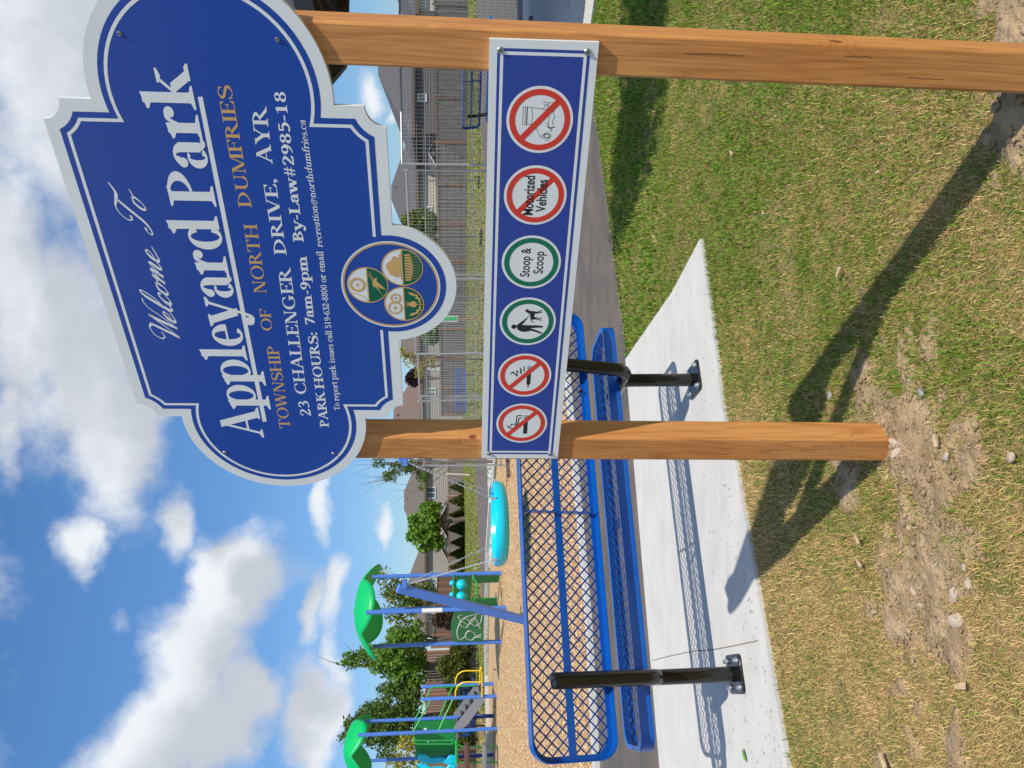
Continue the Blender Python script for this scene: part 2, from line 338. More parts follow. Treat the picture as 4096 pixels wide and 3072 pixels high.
def serif_glyph(p, ch, T, t):
    """draws ch with its left edge at 0, cap height 1; returns the advance"""
    X = .68; A_ = 1.06; D = -.32; s_ = T*.62
    def V(x, y0, y1, w=T): p.poly([(x-w/2, y0), (x+w/2, y0), (x+w/2, y1), (x-w/2, y1)])
    def F(x, y=0, w=T, l=1, r=1):      # foot serif
        p.poly([(x-w/2-s_*l, y), (x+w/2+s_*r, y), (x+w/2+s_*r, y+t*.7), (x+w/2, y+t*1.6), (x-w/2, y+t*1.6), (x-w/2-s_*l, y+t*.7)])
    def H(x, y=1, w=T, l=1, r=1):      # head serif, hanging from y
        p.poly([(x-w/2-s_*l, y), (x-w/2-s_*l, y-t*.7), (x-w/2, y-t*1.6), (x+w/2, y-t*1.6), (x+w/2+s_*r, y-t*.7), (x+w/2+s_*r, y)])
    def flag(x, y, w=T): p.poly([(x-w/2-s_*.9, y-.06), (x-w/2-s_*.9, y-.10), (x-w/2, y-.16), (x+w/2, y-.16), (x+w/2, y+.02)])
    def bar(x0, x1, y, h=t): p.poly([(x0, y), (x1, y), (x1, y+h), (x0, y+h)])
    def dg(x0, y0, x1, y1, w): p.poly([(x0-w/2, y0), (x0+w/2, y0), (x1+w/2, y1), (x1-w/2, y1)])
    def bowl(cx, cy, rx, ry, a0=0, a1=360, TT=T): p.ring(cx, cy, rx, rx-TT, ry, ry-t*.9, a0, a1)
    def barb(x, y0, y1, w=t): p.poly([(x, y0), (x+w*.8, y0), (x+w*.5, y1)]) if y1 < y0 else p.poly([(x, y0), (x+w*.5, y1), (x+w*.8, y0)])
    c = ch
    if c == ' ': return .34
    if c == 'A':
        dg(.13, 0, .45, 1, t*1.25); dg(.76, 0, .44, 1.02, T*1.12); bar(.26, .62, .33); F(.13, 0, t, .9, .9); F(.77, 0, T, .7, .8); return .93
    if c in 'BRPDEFLHIKTYUNMWVCGOS':
        if c in 'BRPDEFLHIK':
            x = .10+T/2; V(x, 0, 1); F(x); H(x)
            if c == 'I': return x*2
            if c == 'B': bowl(x, .745, .42, .255, -90, 90); bowl(x, .27, .49, .27, -90, 90); return .74
            if c == 'P': bowl(x+.02, .73, .47, .27, -90, 90); bar(x, x+.04, 1-t*.9, t*.9); return .72
            if c == 'R': bowl(x+.02, .745, .44, .255, -90, 90); dg(x+.20, .52, x+.58, 0, T*1.08); F(x+.60, 0, T*.6, .1, .7); return .84
            if c == 'D': bowl(x-.02, .5, .68, .5, -90, 90); return .92
            if c == 'L': bar(x, x+.46, 0, t); p.poly([(x+.46, 0), (x+.50, .28), (x+.46, .28), (x+.36, t)]); return .68
            if c in 'EF':
                bar(x, x+.46, 1-t, t); p.poly([(x+.47, 1), (x+.47, .74), (x+.43, .74), (x+.34, 1-t)]); bar(x, x+.32, .49, t); bar(x+.30, x+.34, .39, .26)
                if c == 'E': bar(x, x+.48, 0, t); p.poly([(x+.48, 0), (x+.52, .28), (x+.48, .28), (x+.36, t)]); return .70
                return .66
            if c == 'H': x2 = x+.58; V(x2, 0, 1); F(x2); H(x2); bar(x, x2, .48, t); return x2+.10+T/2
            if c == 'K': dg(x+.06, .42, x+.50, 1, t*1.4); dg(x+.20, .62, x+.58, 0, T*1.1); H(x+.52, 1, t, .8, .8); F(x+.60, 0, T, .5, .6); return .92
        if c == 'T': V(.41, 0, 1); F(.41); bar(.04, .78, 1-t, t); p.poly([(.04, 1), (.02, .72), (.06, .72), (.14, 1-t)]); p.poly([(.78, 1), (.80, .72), (.76, .72), (.68, 1-t)]); return .83
        if c == 'Y': V(.42, 0, .46); F(.42); dg(.42, .40, .14, 1, T*1.05); dg(.44, .42, .70, 1, t*1.2); H(.14, 1, T, .7, .5); H(.70, 1, t, .8, .8); return .82
        if c == 'U': V(.19, .3, 1); H(.19); p.ring(.46, .32, .27+T/2, .27-T/2, .34, .34-t*1.2, 180, 360); V(.73, .3, 1, t*1.1); H(.73, 1, t); return .90
        if c == 'N': V(.17, 0, 1, t*1.1); F(.17, 0, t); V(.77, 0, 1, t*1.1); H(.77, 1, t); dg(.72, 0, .20, 1, T*1.1); H(.17, 1, t*1.2, .9, .3); return .93
        if c == 'M': V(.16, 0, 1, t*1.1); F(.16, 0, t); V(.93, 0, 1); F(.93); H(.93, 1, T, 0, 1); dg(.53, .02, .20, 1, T*1.05); dg(.53, .02, .86, 1, t*1.2); H(.14, 1, t*1.2, .9, .3); return 1.1
        if c == 'W': dg(.36, 0, .13, 1, T*1.05); dg(.36, 0, .60, 1, t*1.2); dg(.84, 0, .60, 1, T*1.05); dg(.84, 0, 1.07, 1, t*1.2); H(.13, 1, T, .7, .5); H(.59, 1, T, .5, .4); H(1.07, 1, t, .8, .8); return 1.18
        if c == 'V': dg(.45, 0, .15, 1, T*1.08); dg(.45, 0, .74, 1, t*1.2); H(.15, 1, T, .7, .5); H(.74, 1, t, .8, .8); return .86
        if c == 'O': bowl(.50, .5, .46, .52); return .99
        if c in 'CG':
            p.ring(.50, .5, .46, .46-T, .52, .52-t, 52, 318); p.poly([(.76, .98), (.80, .68), (.75, .68), (.66, .86)])
            if c == 'G': V(.76, .08, .42); H(.76, .44, T, .9, .7); return .98
            p.poly([(.80, .08), (.78, .30), (.82, .30), (.84, .16)]); return .88
        if c == 'S':
            p.curve([(.60, .86), (.36, .99), (.15, .82), (.20, .62), (.42, .50), (.62, .36), (.60, .14), (.36, .0), (.10, .14)], [t, t, T*.8, T, T*1.15, T, T*.8, t, t])
            p.poly([(.62, .98), (.64, .70), (.60, .70), (.54, .88)]); p.poly([(.10, .02), (.07, .32), (.11, .32), (.17, .14)]); return .72
    if c in 'aoecdqbp':
        if c == 'o': p.ring(.33, X/2, .31, .31-T*.95, X/2+.015, X/2-t*.7); return .66
        if c == 'e':
            p.ring(.32, X/2, .29, .29-T*.95, X/2+.015, X/2-t*.7, 0, 312); bar(.14, .58, X/2-.01, t*.9); return .62
        if c == 'c': p.ring(.32, X/2, .29, .29-T*.95, X/2+.015, X/2-t*.7, 50, 315); p.disc(.47, X-.14, T*.52); return .58
        if c == 'a':
            x = .44; V(x, .10, X-.14); p.ring(.30, X-.21, .14+T/2, .14-T/2, .22, .22-t, 0, 150); p.disc(.15, X-.17, T*.52)
            p.ring(.25, .19, .21, .21-T*.85, .21, .21-t*.9, 60, 320); p.curve([(.44, .14), (.50, .02), (.60, .05)], [T*.9, T*.55, t*.6]); return .63
        if c == 'd': x = .58; V(x, 0, A_); flag(x, A_); p.ring(.32, X/2, .29, .29-T*.95, X/2+.015, X/2-t*.7, 30, 330); F(x, 0, T, 0, .9); return .76
        if c == 'p': x = .17+T*.1; V(x, D, X-.02); F(x, D); flag(x, X); p.ring(x+.22, X/2, .31, .31-T*.95, X/2+.015, X/2-t*.7, -150, 150); return .74
        if c == 'b': x = .15; V(x, 0, A_); flag(x, A_); p.ring(x+.22, X/2, .31, .31-T*.95, X/2+.015, X/2-t*.7, -150, 150); return .70
    if c == 'l': V(.18, 0, A_); F(.18); flag(.18, A_); return .36
    if c == 'h': V(.17, 0, A_); F(.17); flag(.17, A_); p.ring(.36, .40, .19+T/2, .19-T/2, .29, .29-t*1.3, 0, 150); V(.55, 0, .42); F(.55); return .75
    if c == 'k': V(.17, 0, A_); F(.17); flag(.17, A_); dg(.20, .30, .52, X, t*1.3); dg(.32, .42, .58, 0, T*1.05); H(.54, X, t, .8, .9); F(.60, 0, T, .4, .5); return .78
    if c == 'i': V(.18, 0, X); F(.18); flag(.18, X); p.disc(.17, .92, T*.55); return .36
    if c == 'r': V(.18, 0, X); F(.18, 0, T, 1, 1.3); flag(.18, X); p.curve([(.24, .42), (.34, .63), (.46, .62)], [t, t*1.3, T*.8]); p.disc(.46, .58, T*.55); return .56
    if c == 'n': V(.18, 0, X); F(.18); flag(.18, X); p.ring(.37, .40, .19+T/2, .19-T/2, .29, .29-t*1.3, 0, 150); V(.56, 0, .42); F(.56); return .76
    if c == 'm':
        V(.18, 0, X); F(.18); flag(.18, X)
        for x in (.37, .73): p.ring(x-.01, .40, .18+T/2, .18-T/2, .29, .29-t*1.3, 0, 150); V(x+.17, 0, .42); F(x+.17)
        return 1.10
    if c == 'u': V(.17, .2, X); flag(.17, X); p.ring(.34, .22, .17+T/2, .17-T/2, .235, .235-t*1.2, 180, 350); V(.55, 0, X); flag(.55, X); F(.55, 0, T, 0, .9); return .74
    if c == 's': p.curve([(.40, .58), (.25, .66), (.12, .55), (.20, .41), (.36, .30), (.44, .17), (.30, .02), (.09, .10)], [t, t, T*.6, T*.9, T*.95, T*.7, t, t]); V(.42, .50, .64, t*.6); V(.08, .04, .20, t*.6); return .52
    if c == 't': V(.20, .12, .84, T); bar(.04, .42, X-t, t); p.poly([(.05, X-t), (.20, .86), (.26, .80), (.2, X-t)]); p.curve([(.20, .16), (.28, .02), (.42, .08)], [T, T*.7, t*.8]); return .44
    if c == 'f': V(.19, 0, .88); F(.19); bar(.04, .38, X-t, t); p.curve([(.19, .84), (.26, 1.02), (.42, 1.02)], [T, T*.8, T*.6]); p.disc(.43, .97, T*.5); return .42
    if c == 'y': dg(.33, .0, .10, X, T*1.05); dg(.27, -.20, .58, X, t*1.25); H(.11, X, T, .6, .5); H(.58, X, t, .8, .8); p.curve([(.30, -.12), (.20, -.31), (.07, -.27)], [t*1.2, t*1.4, T*.8]); p.disc(.09, -.24, T*.58); return .66
    if c == 'w': dg(.28, 0, .10, X, T); dg(.28, 0, .46, X, t*1.2); dg(.66, 0, .47, X, T); dg(.66, 0, .84, X, t*1.2); H(.10, X, T, .6, .5); H(.46, X, T, .5, .3); H(.84, X, t, .8, .8); return .94
    if c == '.': p.disc(.13, .075, T*.5); return .26
    if c == ',': p.disc(.13, .075, T*.55); p.curve([(.18, .08), (.18, -.06), (.08, -.18)], [T*.7, T*.4, t*.5]); return .28
    if c == ':': p.disc(.14, .08, T*.52); p.disc(.14, .52, T*.52); return .30
    if c == '-': bar(.05, .33, .28, t*1.7); return .38
    if c == '#': dg(.18, 0, .28, .98, t*1.2); dg(.40, 0, .50, .98, t*1.2); bar(.06, .60, .30); bar(.09, .63, .62); return .68
    if c == '&' : p.ring(.3, .25, .26, .26-T, .27, .2); return .7
    if c == '@':
        p.ring(.50, .34, .47, .47-t*1.1, .46, .46-t, 0, 300); p.ring(.48, .36, .21, .21-T*.6, .23, .23-t); V(.68, .18, .56, T*.55); return 1.0
    if c == '0': p.ring(.31, .48, .28, .28-T*.9, .50, .50-t); return .62
    if c == '1': V(.30, 0, .97); F(.30); p.poly([(.08, .80), (.08, .86), (.38, .98), (.38, .88)]); return .62
    if c == '2': p.curve([(.10, .74), (.17, .92), (.34, .95), (.49, .76), (.40, .52), (.12, .14)], [T*.9, t*1.4, t*1.2, T, T*.9, t*1.2]); p.poly([(.06, 0), (.55, 0), (.60, .24), (.54, .24), (.46, .15), (.06, .13)]); return .64
    if c == '3': p.curve([(.10, .80), (.26, .96), (.46, .80), (.38, .56), (.22, .50)], [T*.8, t*1.3, T*.85, T*.7, t]); p.curve([(.22, .52), (.46, .44), (.50, .20), (.28, .02), (.08, .10)], [t, T*.8, T, t*1.4, T*.8]); return .62
    if c == '5': bar(.14, .50, .84, .12); V(.16, .50, .94, t*1.2); p.curve([(.15, .54), (.36, .60), (.51, .34), (.34, .04), (.08, .08)], [t, T*.8, T, t*1.6, T*.8]); return .62
    if c == '6': p.ring(.32, .29, .27, .27-T*.9, .30, .30-t); p.curve([(.50, .96), (.24, .80), (.12, .50), (.11, .26)], [t, t*1.6, T*.9, T*.9]); return .62
    if c == '7': bar(.08, .57, .84, .12); dg(.24, 0, .52, .88, T*.9); V(.10, .72, .94, t); return .60
    if c == '8': p.ring(.31, .73, .24, .24-T*.8, .235, .235-t); p.ring(.31, .26, .27, .27-T*.85, .27, .27-t); return .62
    if c == '9': p.ring(.30, .67, .27, .27-T*.9, .30, .30-t); p.curve([(.12, .0), (.38, .16), (.50, .46), (.51, .70)], [t, t*1.6, T*.9, T*.9]); return .62
    return .4
def serif_text(p, text, x0, x1, y0, y1, T=.17, t=.06, slant=0.0, track=0.0):
    """fits text between x0 and x1 on a baseline that runs from height y0 (a pair: at x0, at x1); y1 is the cap height"""
    adv = []
    dummy = Pen(0); dummy.poly = lambda *a, **k: None; dummy.strip = lambda *a, **k: None
    for ch in text: adv.append(serif_glyph(dummy, ch, T, t)+track)
    tot = sum(adv)-track; cx = 0
    ys = y0 if isinstance(y0, tuple) else (y0, y0)
    kx = (x1-x0)/tot
    for ch, a in zip(text, adv):
        def tr(x, y, cx=cx): X = x0+(cx+x)*kx+slant*y*y1; return X, ys[0]+(ys[1]-ys[0])*(X-x0)/(x1-x0)+y*y1
        p.T = tr; p.k = 0; serif_glyph(p, ch, T, t); cx += a
    p.T = lambda x, y: (x, y)
def sans_text(text, xc, yc, h, width, m, name, parent, z):
    """plain sign lettering from Blender's own typeface, turned into a mesh of the wanted height and width"""
    cu = bpy.data.curves.new(name, 'FONT'); cu.body = text; cu.size = 1; cu.offset = .014; cu.align_x = 'LEFT'
    to = bpy.data.objects.new(name, cu); COL.objects.link(to)
    bpy.context.view_layer.update()
    dg = bpy.context.evaluated_depsgraph_get(); me = bpy.data.meshes.new_from_object(to.evaluated_get(dg)); bpy.data.objects.remove(to); me.name = name
    xs = [v.co.x for v in me.vertices]; a, b = min(xs), max(xs)
    for v in me.vertices:
        v.co = (xc-width/2+(v.co.x-a)/(b-a)*width, yc+v.co.y*h/.70, z)
    me.materials.clear(); me.materials.append(m)
    o = bpy.data.objects.new(name, me); COL.objects.link(o); o.parent = parent; return o

# ------------------------------------------------------------------ the park sign
M_BOARD = mat('white_sign_board', (.76, .79, .79), .42, noise=(3, (.72, .75, .75), 5, .3, .7), spec=.4)
M_SBLUE = mat('sign_blue', (.014, .056, .335), .20, spec=.5)
M_RBLUE = mat('rules_sign_blue', (.022, .054, .325), .24, spec=.5)
M_LET = mat('white_lettering', (.74, .77, .77), .3, spec=.4)
M_GOLD = mat('gold_lettering', (.60, .37, .12), .35)
M_EGREEN = mat('emblem_green', (.0, .10, .04), .3)
M_RED = mat('prohibition_red', (.66, .042, .025), .3)
M_OKGREEN = mat('permission_green', (.0, .16, .085), .3)
M_INK = mat('black_ink', (.014, .013, .014), .35)
M_SCREW = mat('zinc_screw', (.5, .5, .5), .3, 1)
WOODS = [mat_wood('cedar_post_wood_%d' % i, (.52, .21, .055), (.60, .275, .085), (.28, .09, .025), sd) for i, sd in enumerate((0.0, 3.7))]

sign_o = Vector((-0.23357928, 2.3826678, CH-0.3408677)); ex = Vector((0.79571443, -0.60565205, 0.00491411)).normalized(); ey = Vector((0.01857447, 0.03198608, 0.99931571))
ey = (ey-ex*ex.dot(ey)).normalized(); en = ex.cross(ey)      # en points to the viewer
sign = empty('park_sign'); sign.matrix_world = Matrix(((ex.x, ey.x, en.x, sign_o.x), (ex.y, ey.y, en.y, sign_o.y), (ex.z, ey.z, en.z, sign_o.z), (0, 0, 0, 1)))
tag(sign, 'blue and white welcome sign with a rules board below it on two timber posts', 'park sign')
TH = .0127
cx0, W2, YB, YT = .616, .4545, .470, 1.231          # centre, half width, bottom and top of the middle part
ECY, ER, ECX = .8495, .266, .144                    # ear circles
def outline(d, bump):
    """edge of the welcome board drawn in by d; bump = radius of the round foot or None"""
    pts = []; xr = cx0+W2-d; er = ER-d; ec = 2*cx0-ECX; nr = .0465+d*.98; h = math.sqrt(er*er-(xr-ec)**2)
    def arc(cx, cy, r, a0, a1, n):
        for i in range(n+1):
            a = math.radians(a0+(a1-a0)*i/n); pts.append((cx+r*math.cos(a), cy+r*math.sin(a)))
    X, Y = cx0+W2, YT; yt = YT-d; yb = YB+d
    # right half, from the foot upwards
    if bump:
        a = math.degrees(math.asin((yb-.4825)/bump)); arc(.610, .4825, bump, -90, a, 20)
    else: pts.append((cx0, yb))
    s1 = math.sqrt(nr*nr-d*d); a1 = math.degrees(math.asin(min(1, d/nr)))
    arc(X, YB, nr, 180-a1, 90+a1, 8)
    b = math.degrees(math.asin(h/er)); sg = 1 if xr > ec else -1
    a = 180-b if xr < ec else b
    arc(ec, ECY, er, -a, a, 40)
    arc(X, YT, nr, 270-a1, 180+a1, 8)
    n = len(pts)
    left = [(2*cx0-x, y) for x, y in reversed(pts)]
    if bump:  # the foot is centred a little to the left
        k = 21; left = left[:-k]; a = math.degrees(math.asin((yb-.4825)/bump)); foot = [(.610+bump*math.cos(math.radians(180-a+(90+a)*i/20)), .4825+bump*math.sin(math.radians(180-a+(90+a)*i/20))) for i in range(20)]
        return pts+left+foot
    return pts+left[:-1]
postmb = MB().box((-.0455, -.0455, -1.45), (.0455, .0455, 1.02))
POSTS = []
for i, (px, lean) in enumerate(((.0262, .002), (1.1915, .0122))):
    o = postmb.build('post', WOODS[i], sign, bevel=.007)      # modelled upright so the grain runs along its length
    o.matrix_local = Matrix.Translation((px, 0, -TH-.046)) @ Matrix.Rotation(-lean, 4, 'Z') @ Matrix.Rotation(math.radians(-90), 4, 'X')
    for (cx_, cz_, L_) in (((.012, -.33, .14), (-.02, -.80, .09), (.02, -.62, .07)) if i else ((.010, .18, .10), (-.015, -.55, .12), (.018, -.86, .06))):
        pts_ = [(cx_+random.uniform(-.0015, .0015), -.0456, cz_+L_*k/8) for k in range(9)]; MB().tube(pts_, [.0002]+[.0006]*7+[.0002], 4).build('drying_check', mat('check_shadow', (.07, .03, .012), .9), o)  # thin dark lines for the cracks in the timber
board = MB().prism(outline(0, .1705), -TH, 0).build('welcome_board', M_BOARD, sign); recalc(board)
bl = MB().sheet(outline(.0285, .1435), .0004).build('blue_panel', M_SBLUE, board)
p = Pen(.0007)
o1 = outline(.042, None); o2 = outline(.0495, None); n = min(len(o1), len(o2))
for i in range(n):
    j = (i+1) % n
    q = [o1[i], o1[j], o2[j], o2[i]]
    # split long straight pieces where the round foot interrupts the stripe
    if abs(o1[i][1]-o1[j][1]) < 1e-6 and o1[i][1] < .6:
        sgn = 1 if (o1[i][0]+o1[j][0])/2 > cx0 else -1; xe = .610+sgn*.139
        xs = (xe, (max if sgn > 0 else min)(o1[i][0], o1[j][0])); x2 = (xe, (max if sgn > 0 else min)(o2[i][0], o2[j][0]))
        p.poly([(xs[0], o1[i][1]), (xs[1], o1[i][1]), (x2[1], o2[i][1]), (x2[0], o2[i][1])])
    else: p.poly(q)
p.mb.build('white_border_line', M_LET, board)
def lettering(name, items, m, z=.0008, **kw):
    K = 1.1001
    for it in items:       # every word is a piece of its own
        p = Pen(z); k = dict(kw); k.update(it[5] if len(it) > 5 else {})
        y = tuple(q*K for q in it[3]) if isinstance(it[3], tuple) else it[3]*K
        serif_text(p, it[0], it[1]*K, it[2]*K, y, it[4]*K, **k); p.mb.build(name, m, board)
lettering('lettering', [('Appleyard', .074, .722, (.8089, .812), .105), ('Park', .748, 1.050, (.8077, .8082), .098)], M_LET, T=.185, t=.055, track=-.015)
p = Pen(.00082); p.poly([(.1430, .8850), (.1445, .8730), (1.0824, .8700), (1.0812, .8806)]); p.mb.build('underline', M_LET, board)
lettering('gold_lettering', [('TOWNSHIP', .107, .378, (.7335, .728), .029), ('OF', .421, .485, (.7355, .731), .026), ('NORTH', .527, .707, (.733, .728), .029), ('DUMFRIES', .746, 1.008, (.732, .7305), .028)], M_GOLD, T=.155, t=.05)
lettering('lettering', [('23', .150, .204, (.673, .675), .028), ('CHALLENGER', .224, .596, (.676, .6685), .029), ('DRIVE,', .631, .815, (.672, .671), .0275), ('AYR', .846, .965, (.672, .667), .031)], M_LET, T=.165, t=.055)
lettering('lettering', [('PARK', .113, .233, (.630, .6295), .0235), ('HOURS:', .243, .421, (.6285, .628), .0235), ('7am-9pm', .440, .629, (.630, .6275), .0235), ('By-Law#2985-18', .665, .999, (.629, .625), .0235)], M_LET, T=.19, t=.07)
lettering('small_lettering', [('To report park issues call 519-632-8800 or email', .171, .642, (.595, .5885), .0150, dict(T=.16, t=.075)), ('recreation@northdumfries.ca', .6515, .942, (.588, .592), .0140, dict(T=.15, t=.07, slant=.22))], M_LET)
# script line
p = Pen(.0008)
def script(x0, y0, u, sl=.75, kx=1.0):
    def tr(x, y): return (x0+(x*kx+sl*y)*u)*1.1001, (y0+y*u)*1.1001
    p.T = tr
u_ = .0228; th = .26; tn = .105
script(.366, .9635, u_, kx=1.12)
def st(pts, w): p.k = 0; p.curve(pts, w, 8)
st([(.75, 1.75), (.35, 1.55), (-.1, 1.9), (-.1, 2.5), (.5, 2.85), (1.05, 2.6), (1.15, 2.3), (1.30, .0)], [tn, tn, tn, tn, tn, th, th, th*1.2])
st([(1.30, 0), (1.75, 1.2), (2.15, 2.6)], [tn, tn, th*.8]); st([(2.12, 2.6), (2.2, 1.2), (2.35, 0)], [th, th*1.3, th]); st([(2.35, 0), (2.8, 1.4), (3.0, 2.35), (3.4, 2.75), (3.8, 2.75)], [tn, tn, tn, tn, tn])
def e_(x, nx=.95): st([(x-.05, .25), (x+.45, .5), (x+.62, .85), (x+.42, 1.03), (x+.12, .7), (x+.08, .2), (x+.35, -.03), (x+nx, .35)], [tn, tn, tn*1.1, tn*1.2, th*1.1, th*1.1, tn*1.3, tn])
script(.366+.073, .9635, u_, kx=1.32); 
e_(0); st([(.9, .3), (1.5, 1.5), (1.62, 2.5), (1.45, 2.75), (1.22, 2.3), (1.12, .6), (1.3, 0), (1.75, .3)], [tn, tn, tn, tn*1.3, th, th*1.2, tn*1.4, tn])
st([(2.35, .75), (2.28, .98), (2.0, .9), (1.75, .45), (1.85, .03), (2.15, .0), (2.65, .5)], [th, tn, tn*1.3, th*1.1, th, tn, tn])
st([(3.15, .95), (2.75, .8), (2.62, .3), (2.85, -.03), (3.2, .2), (3.32, .7), (3.15, .97), (3.25, .8), (3.7, .75)], [tn, th, th*1.1, tn, tn, th*.9, tn, tn, tn])
st([(3.6, .6), (3.85, 1.0), (3.85, .6), (3.72, .0)], [tn, th, th*1.1, th]); st([(3.78, .1), (4.2, .95), (4.4, .95), (4.3, .0)], [tn, tn, th, th*1.1]); st([(4.35, .1), (4.8, .95), (5.0, .9), (4.9, .2), (5.1, -.02), (5.45, .3)], [tn, tn, th, th, tn, tn])
script(.366+.073+5.5*1.32*u_, .9640, u_, kx=1.3); e_(0, 1.2)
p.mb.build('script_lettering', M_LET, board); p = Pen(.0008); script(.6975, .9640, u_, kx=1.06)
st([(-.5, .45), (-.85, .35), (-.9, .0), (-.45, -.05), (.1, .4), (.55, 1.6), (.9, 2.45)], [th, tn, tn, tn*1.4, th*1.1, th*1.2, th*.7]); st([(-.1, 1.55), (-.45, 1.5), (-.75, 1.9), (-.6, 2.45), (.0, 2.7), (.9, 2.45), (1.6, 2.35), (2.25, 2.75)], [th, tn, tn, tn, tn*1.2, th, th, tn])
st([(1.95, .95), (1.6, .8), (1.45, .3), (1.7, -.05), (2.1, .15), (2.28, .7), (2.0, .98), (2.2, .8), (2.85, 1.0)], [tn, th, th*1.1, tn, tn, th*.9, tn, tn, tn])
p.T = lambda x, y: (x, y)
p.mb.build('script_lettering', M_LET, board)
# municipal emblem on the round foot
EX, EY = .6090, .4825
p = Pen(.0008); p.ring(EX, EY, .1285, .1245, n=72); p.mb.build('emblem_ring', M_LET, board)
pg = Pen(.0010); pg.ring(EX, EY, .1240, .1200, n=72)
pw = Pen(.0009); pe = Pen(.0011); pd = Pen(.0013); PG2 = pg
c3 = [(.6100, .5425, .0533), (.6635, .4505, .0535), (.5545, .4505, .0527)]
for cx, cy, r in c3:
    pg.ring(cx, cy, r, r-.0037, n=56)
    pg.poly([(cx-r+.003, cy-.0020), (cx+r-.003, cy-.0020), (cx+r-.003, cy+.0018), (cx-r+.003, cy+.0018)])
g2 = Pen(.0014)
cx, cy, r = c3[0]   # wheel, river and plough
g2.ring(cx+.001, cy+.0265, .0210, .0145, n=40); g2.disc(cx+.001, cy+.0265, .0036)
for k in range(6): a = math.radians(60*k); g2.line([(cx+.001, cy+.0265), (cx+.001+.0147*math.cos(a), cy+.0265+.0147*math.sin(a))], .0006)
g2.curve([(cx-.022, cy+.044), (cx-.028, cy+.026), (cx-.036, cy+.012), (cx-.048, cy+.003)], [.0012, .002, .002, .0016])
g2.curve([(cx-.034, cy-.040), (cx-.016, cy-.029), (cx-.002, cy-.022), (cx+.006, cy-.016)], [.0006, .0014, .006, .009])
g2.poly([(cx-.006, cy-.016), (cx+.006, cy-.012), (cx+.018, cy-.016), (cx+.025, cy-.025), (cx+.013, cy-.024), (cx+.002, cy-.034), (cx-.012, cy-.046), (cx-.008, cy-.032), (cx-.001, cy-.024)])
g2.curve([(cx+.010, cy-.018), (cx+.020, cy-.010), (cx+.036, cy-.004)], .0016); g2.curve([(cx+.012, cy-.022), (cx+.024, cy-.013), (cx+.041, cy-.008)], .0013)
cx, cy, r = c3[1]   # bush over a row of stalks
g2.poly([(cx-.040, cy+.0030), (cx+.042, cy+.0030), (cx+.036, cy+.0075), (cx+.024, cy+.009), (cx-.020, cy+.0085)])
for a, b, q in ((-.012, .024, .0125), (.002, .029, .0150), (-.021, .016, .0080), (.014, .022, .0100), (.024, .018, .0085), (-.004, .015, .011), (.010, .013, .009)): g2.disc(cx+a, cy+b, q, q*.85)
for k in range(10):
    x = cx-.0355+.0079*k; h = .0235*math.sqrt(max(.05, 1-((x-cx)/.050)**2)); yb = cy-.005-h
    g2.poly([(x-.0026, cy-.0065), (x+.0026, cy-.0065), (x+.0026, yb+.003), (x+.001, yb), (x-.001, yb), (x-.0026, yb+.003)])
for k in range(10):
    x = cx-.0315+.0079*k; y0 = cy-.004-.0430*math.sqrt(max(.05, 1-((x-cx)/.051)**2)); g2.poly([(x-.0004, cy-.012), (x+.0004, cy-.012), (x+.0004, y0), (x-.0004, y0)])
cx, cy, r = c3[2]   # two gears over a thistle
for gx, gy, gr in ((cx-.0120, cy+.0245, .0185), (cx+.0175, cy+.0215, .0135)):
    g2.ring(gx, gy, gr, gr-.0036, n=36); g2.disc(gx, gy, gr*.22)
    for k in range(26): a = 2*math.pi*k/26; g2.line([(gx+gr*.98*math.cos(a), gy+gr*.98*math.sin(a)), (gx+(gr+.0020)*math.cos(a), gy+(gr+.0020)*math.sin(a))], .0014)
    for k in range(4): a = math.pi/2*k; g2.line([(gx, gy), (gx+(gr-.003)*math.cos(a), gy+(gr-.003)*math.sin(a))], .0009)
g2.disc(cx, cy-.024, .0095, .0095)
for k in range(9): a = math.radians(58+8*k); g2.line([(cx+.004*math.cos(a), cy-.020+.004*math.sin(a)), (cx+.018*math.cos(a), cy-.022+.0185*math.sin(a))], [.0012, .0006])
g2.line([(cx, cy-.030), (cx, cy-.049)], .0022)
for sg in (-1, 1): g2.poly([(cx, cy-.044), (cx+sg*.010, cy-.0375), (cx+sg*.014, cy-.040), (cx+sg*.018, cy-.030), (cx+sg*.024, cy-.032), (cx+sg*.028, cy-.018), (cx+sg*.036, cy-.011), (cx+sg*.036, cy-.020), (cx+sg*.031, cy-.028), (cx+sg*.029, cy-.036), (cx+sg*.021, cy-.037), (cx+sg*.018, cy-.044), (cx+sg*.010, cy-.043)])
pg.mb.build('emblem_gold_rings', M_GOLD, board)
for cx, cy, r in c3:
    q = Pen(.0009); q.disc(cx, cy, r-.0030, a0=0, a1=180, n=30); q.mb.build('emblem_white_half', M_LET, board); q = Pen(.0011); q.disc(cx, cy-.0012, r-.0035, a0=180, a1=360, n=30); q.mb.build('emblem_green_half', M_EGREEN, board)
g2.mb.build('emblem_figures', M_GOLD, board)
def screw(x, y, par, r=.0075):
    mb = MB().lathe([(0, .0055), (r*.45, .0055), (r*.5, .0025), (r*.80, .0030), (r, .0012), (r, .0002)], 16, (x, y, 0)); mb.build('screw', M_SCREW, par, smooth=True)
    MB().box((x-r*.28, y-r*.28, .0050), (x+r*.28, y+r*.28, .0058)).build('screw_slot', M_INK, par)
for x, y in ((1.2085, 1.016), (1.2063, .6886), (.0208, 1.0173), (.0175, .6915)): screw(x, y, board, .006)

